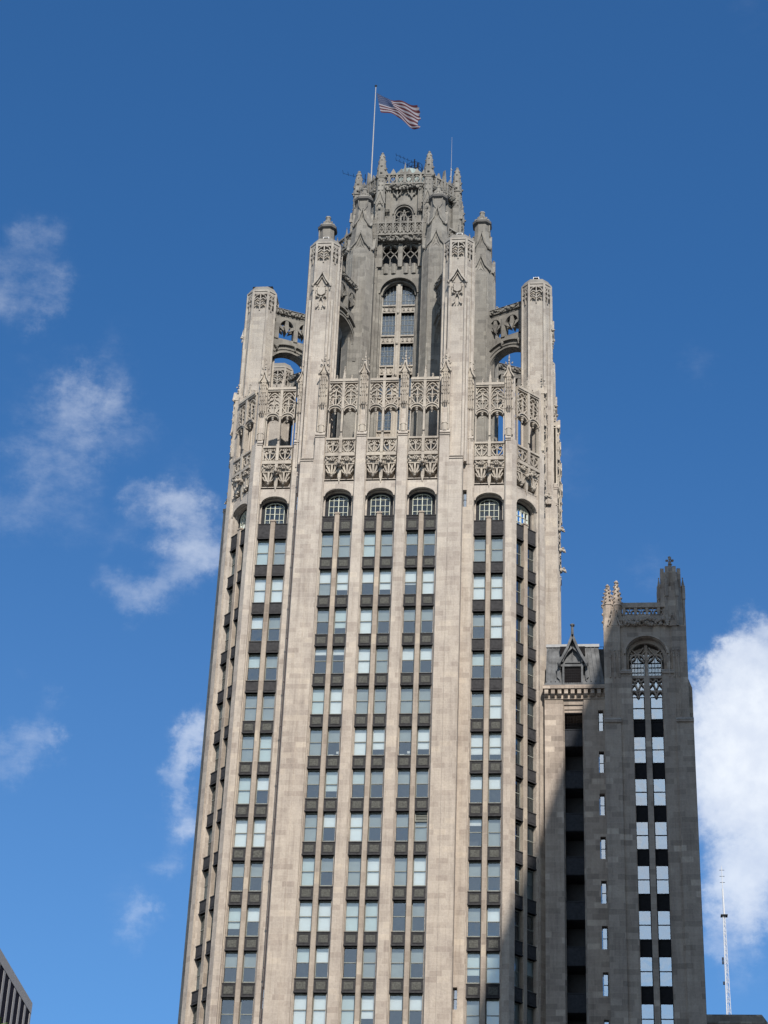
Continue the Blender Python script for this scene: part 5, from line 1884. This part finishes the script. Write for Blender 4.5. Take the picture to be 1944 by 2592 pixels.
# low stone block on the right, behind the annex
nb = empty('stone_block', (34, 36, 0), 'low brown stone block with a plain parapet, behind the annex at lower right', 'building')
m = MB(lambda u, v, z: (u - 34, v - 36, z))
m.prism([(25.0, 30), (32.1, 30), (32.1, 45), (25.0, 45)], 0, 64.2)
put('wall', m.mesh('stone_block_wall', ['annex_stone']), nb, sub=True)
m = MB(lambda u, v, z: (u - 34, v - 36, z))
m.prism([(25.0, 29.94), (32.18, 29.94), (32.18, 45), (25.0, 45)], 64.2, 64.35)
m.prism([(25.0, 29.96), (32.16, 29.96), (32.16, 45), (25.0, 45)], 64.35, 65.02, [(25.0, 30.0), (31.72, 30.0), (31.72, 45), (25.0, 45)])
put('parapet', m.mesh('stone_block_parapet', ['annex_stone']), nb, sub=True)

# far lattice mast on its building
MX, MY = 40.45, 220.0
mast = empty('radio_mast', (MX, MY, 100), 'tall white lattice radio mast far off behind the annex at right', 'mast')
m = world_mb()
x0, x1 = -.5, .55
ZB, ZT = 10, 49.0
def wdt(z):
    t = (z - ZB) / (ZT - ZB)
    return 1.15 * (1 - t) + .36 * t
legs = [(0, 0), (1, 0), (.5, .87)]
def leg(i, z):
    w = wdt(z)
    return (-.5 * wdt(z) + legs[i][0] * w, legs[i][1] * w, z)
for i in range(3):
    m.tube(leg(i, ZB), leg(i, ZT), .13 if i == 0 else .055, 6, .09 if i == 0 else .045)
z = ZB
fl_ = 0
while z < ZT - .9:
    z2 = z + .9
    for i in range(3):
        j = (i + 1) % 3
        m.tube(leg(i, z), leg(j, z2) if fl_ else leg(j, z), .024, 4)
        m.tube(leg(j, z), leg(i, z2), .024, 4)
    z = z2
    fl_ = 1 - fl_
put('lattice', m.mesh('mast_lattice', ['mast_paint']), mast, sub=True)
m = world_mb()
m.tube((.05, .2, 49), (.0, .2, 54.1), .17, 8)
m.tube((.0, .2, 54.1), (.0, .2, 58.6), .07, 6)
put('pole', m.mesh('mast_pole', ['mast_paint']), mast, sub=True)
m = world_mb()
m.box(-.6, .65, -.4, .9, 48.9, 49.05)
for zz_ in (57.8, 56.6, 55.4):
    m.tube((-.45, .2, zz_), (.45, .2, zz_), .05, 5)
for zz_ in (40.5, 39.8, 24, 36):
    m.box(-.75, -.45, -.1, .3, zz_, zz_ + .5)
put('platform', m.mesh('mast_platform', ['dark_metal']), mast, sub=True)
mbd = empty('mast_building', (MX + 5, MY + 8, 0), 'grey block carrying the far white radio mast', 'building')
m = world_mb()
m.box(-20, 20, -20, 20, 0, 110)
for q in range(28):
    m.box(-20.2, 20.2, -20.2, 20.2, 3.9 * q + 1.2, 3.9 * q + 1.5)
put('wall', m.mesh('mast_building_wall', ['plain_concrete']), mbd, sub=True)

# tall block outside the right edge of the view; it throws the shade on the annex
SM = tan_ = math.tan(radians(SUN_EL)) / sin(radians(SUN_AZ))
XB = 37.0
ZBK = 73.0 + SM * (XB - 14.25)
sb = empty('office_slab', (XB + 15, -115, 0), 'tall plain office slab across the street at right that shades the annex', 'building')
m = world_mb()
m.box(-15, 15, -80, 80, 0, ZBK - .6)
m.box(-15.0, 15, -80.2, 80.2, ZBK - .6, ZBK)
put('wall', m.mesh('slab_wall', ['plain_concrete']), sb, sub=True)
m = world_mb()
for q in range(int(ZBK // 4) - 1):
    m.box(-14.9, 14.9, -80.05, 80.05, 4 * q + 1.6, 4 * q + 3.6)
put('window_band', m.mesh('slab_band', ['dark_metal']), sb, sub=True)

# street tree whose top just reaches the lower left corner
def tree(x, y, h, r):
    t = empty('street_tree', (x, y, 0), 'leafy green treetop showing at the lower left corner', 'tree')
    m = world_mb()
    m.tube((0, 0, 0), (0, 0, h * .55), .28, 8, .16)
    for k in range(7):
        a = k * 2.4
        m.tube((0, 0, h * (.35 + .05 * k)), (r * .7 * cos(a), r * .7 * sin(a), h * (.6 + .05 * k)), .09, 6, .03)
    put('trunk', m.mesh('trunk', ['bark']), t, sub=True)
    m = world_mb()
    for k in range(2600):
        a, b = R.uniform(0, 2 * pi), R.uniform(-1, 1)
        q = R.random() ** .4
        px, py, pz = r * q * cos(a) * sqrt(1 - b * b), r * q * sin(a) * sqrt(1 - b * b), h * .7 + h * .3 * q * b
        d1 = Vector((R.uniform(-1, 1), R.uniform(-1, 1), R.uniform(-1, 1))).normalized() * .16
        d2 = Vector((R.uniform(-1, 1), R.uniform(-1, 1), R.uniform(-1, 1))).normalized() * .10
        p = Vector((px, py, pz))
        m.quad(tuple(p - d1), tuple(p + d2), tuple(p + d1), tuple(p - d2))
    put('crown', m.mesh('crown', ['leaf']), t, sub=True)
tree(7.0, -122.2, 13.65, 2.6)
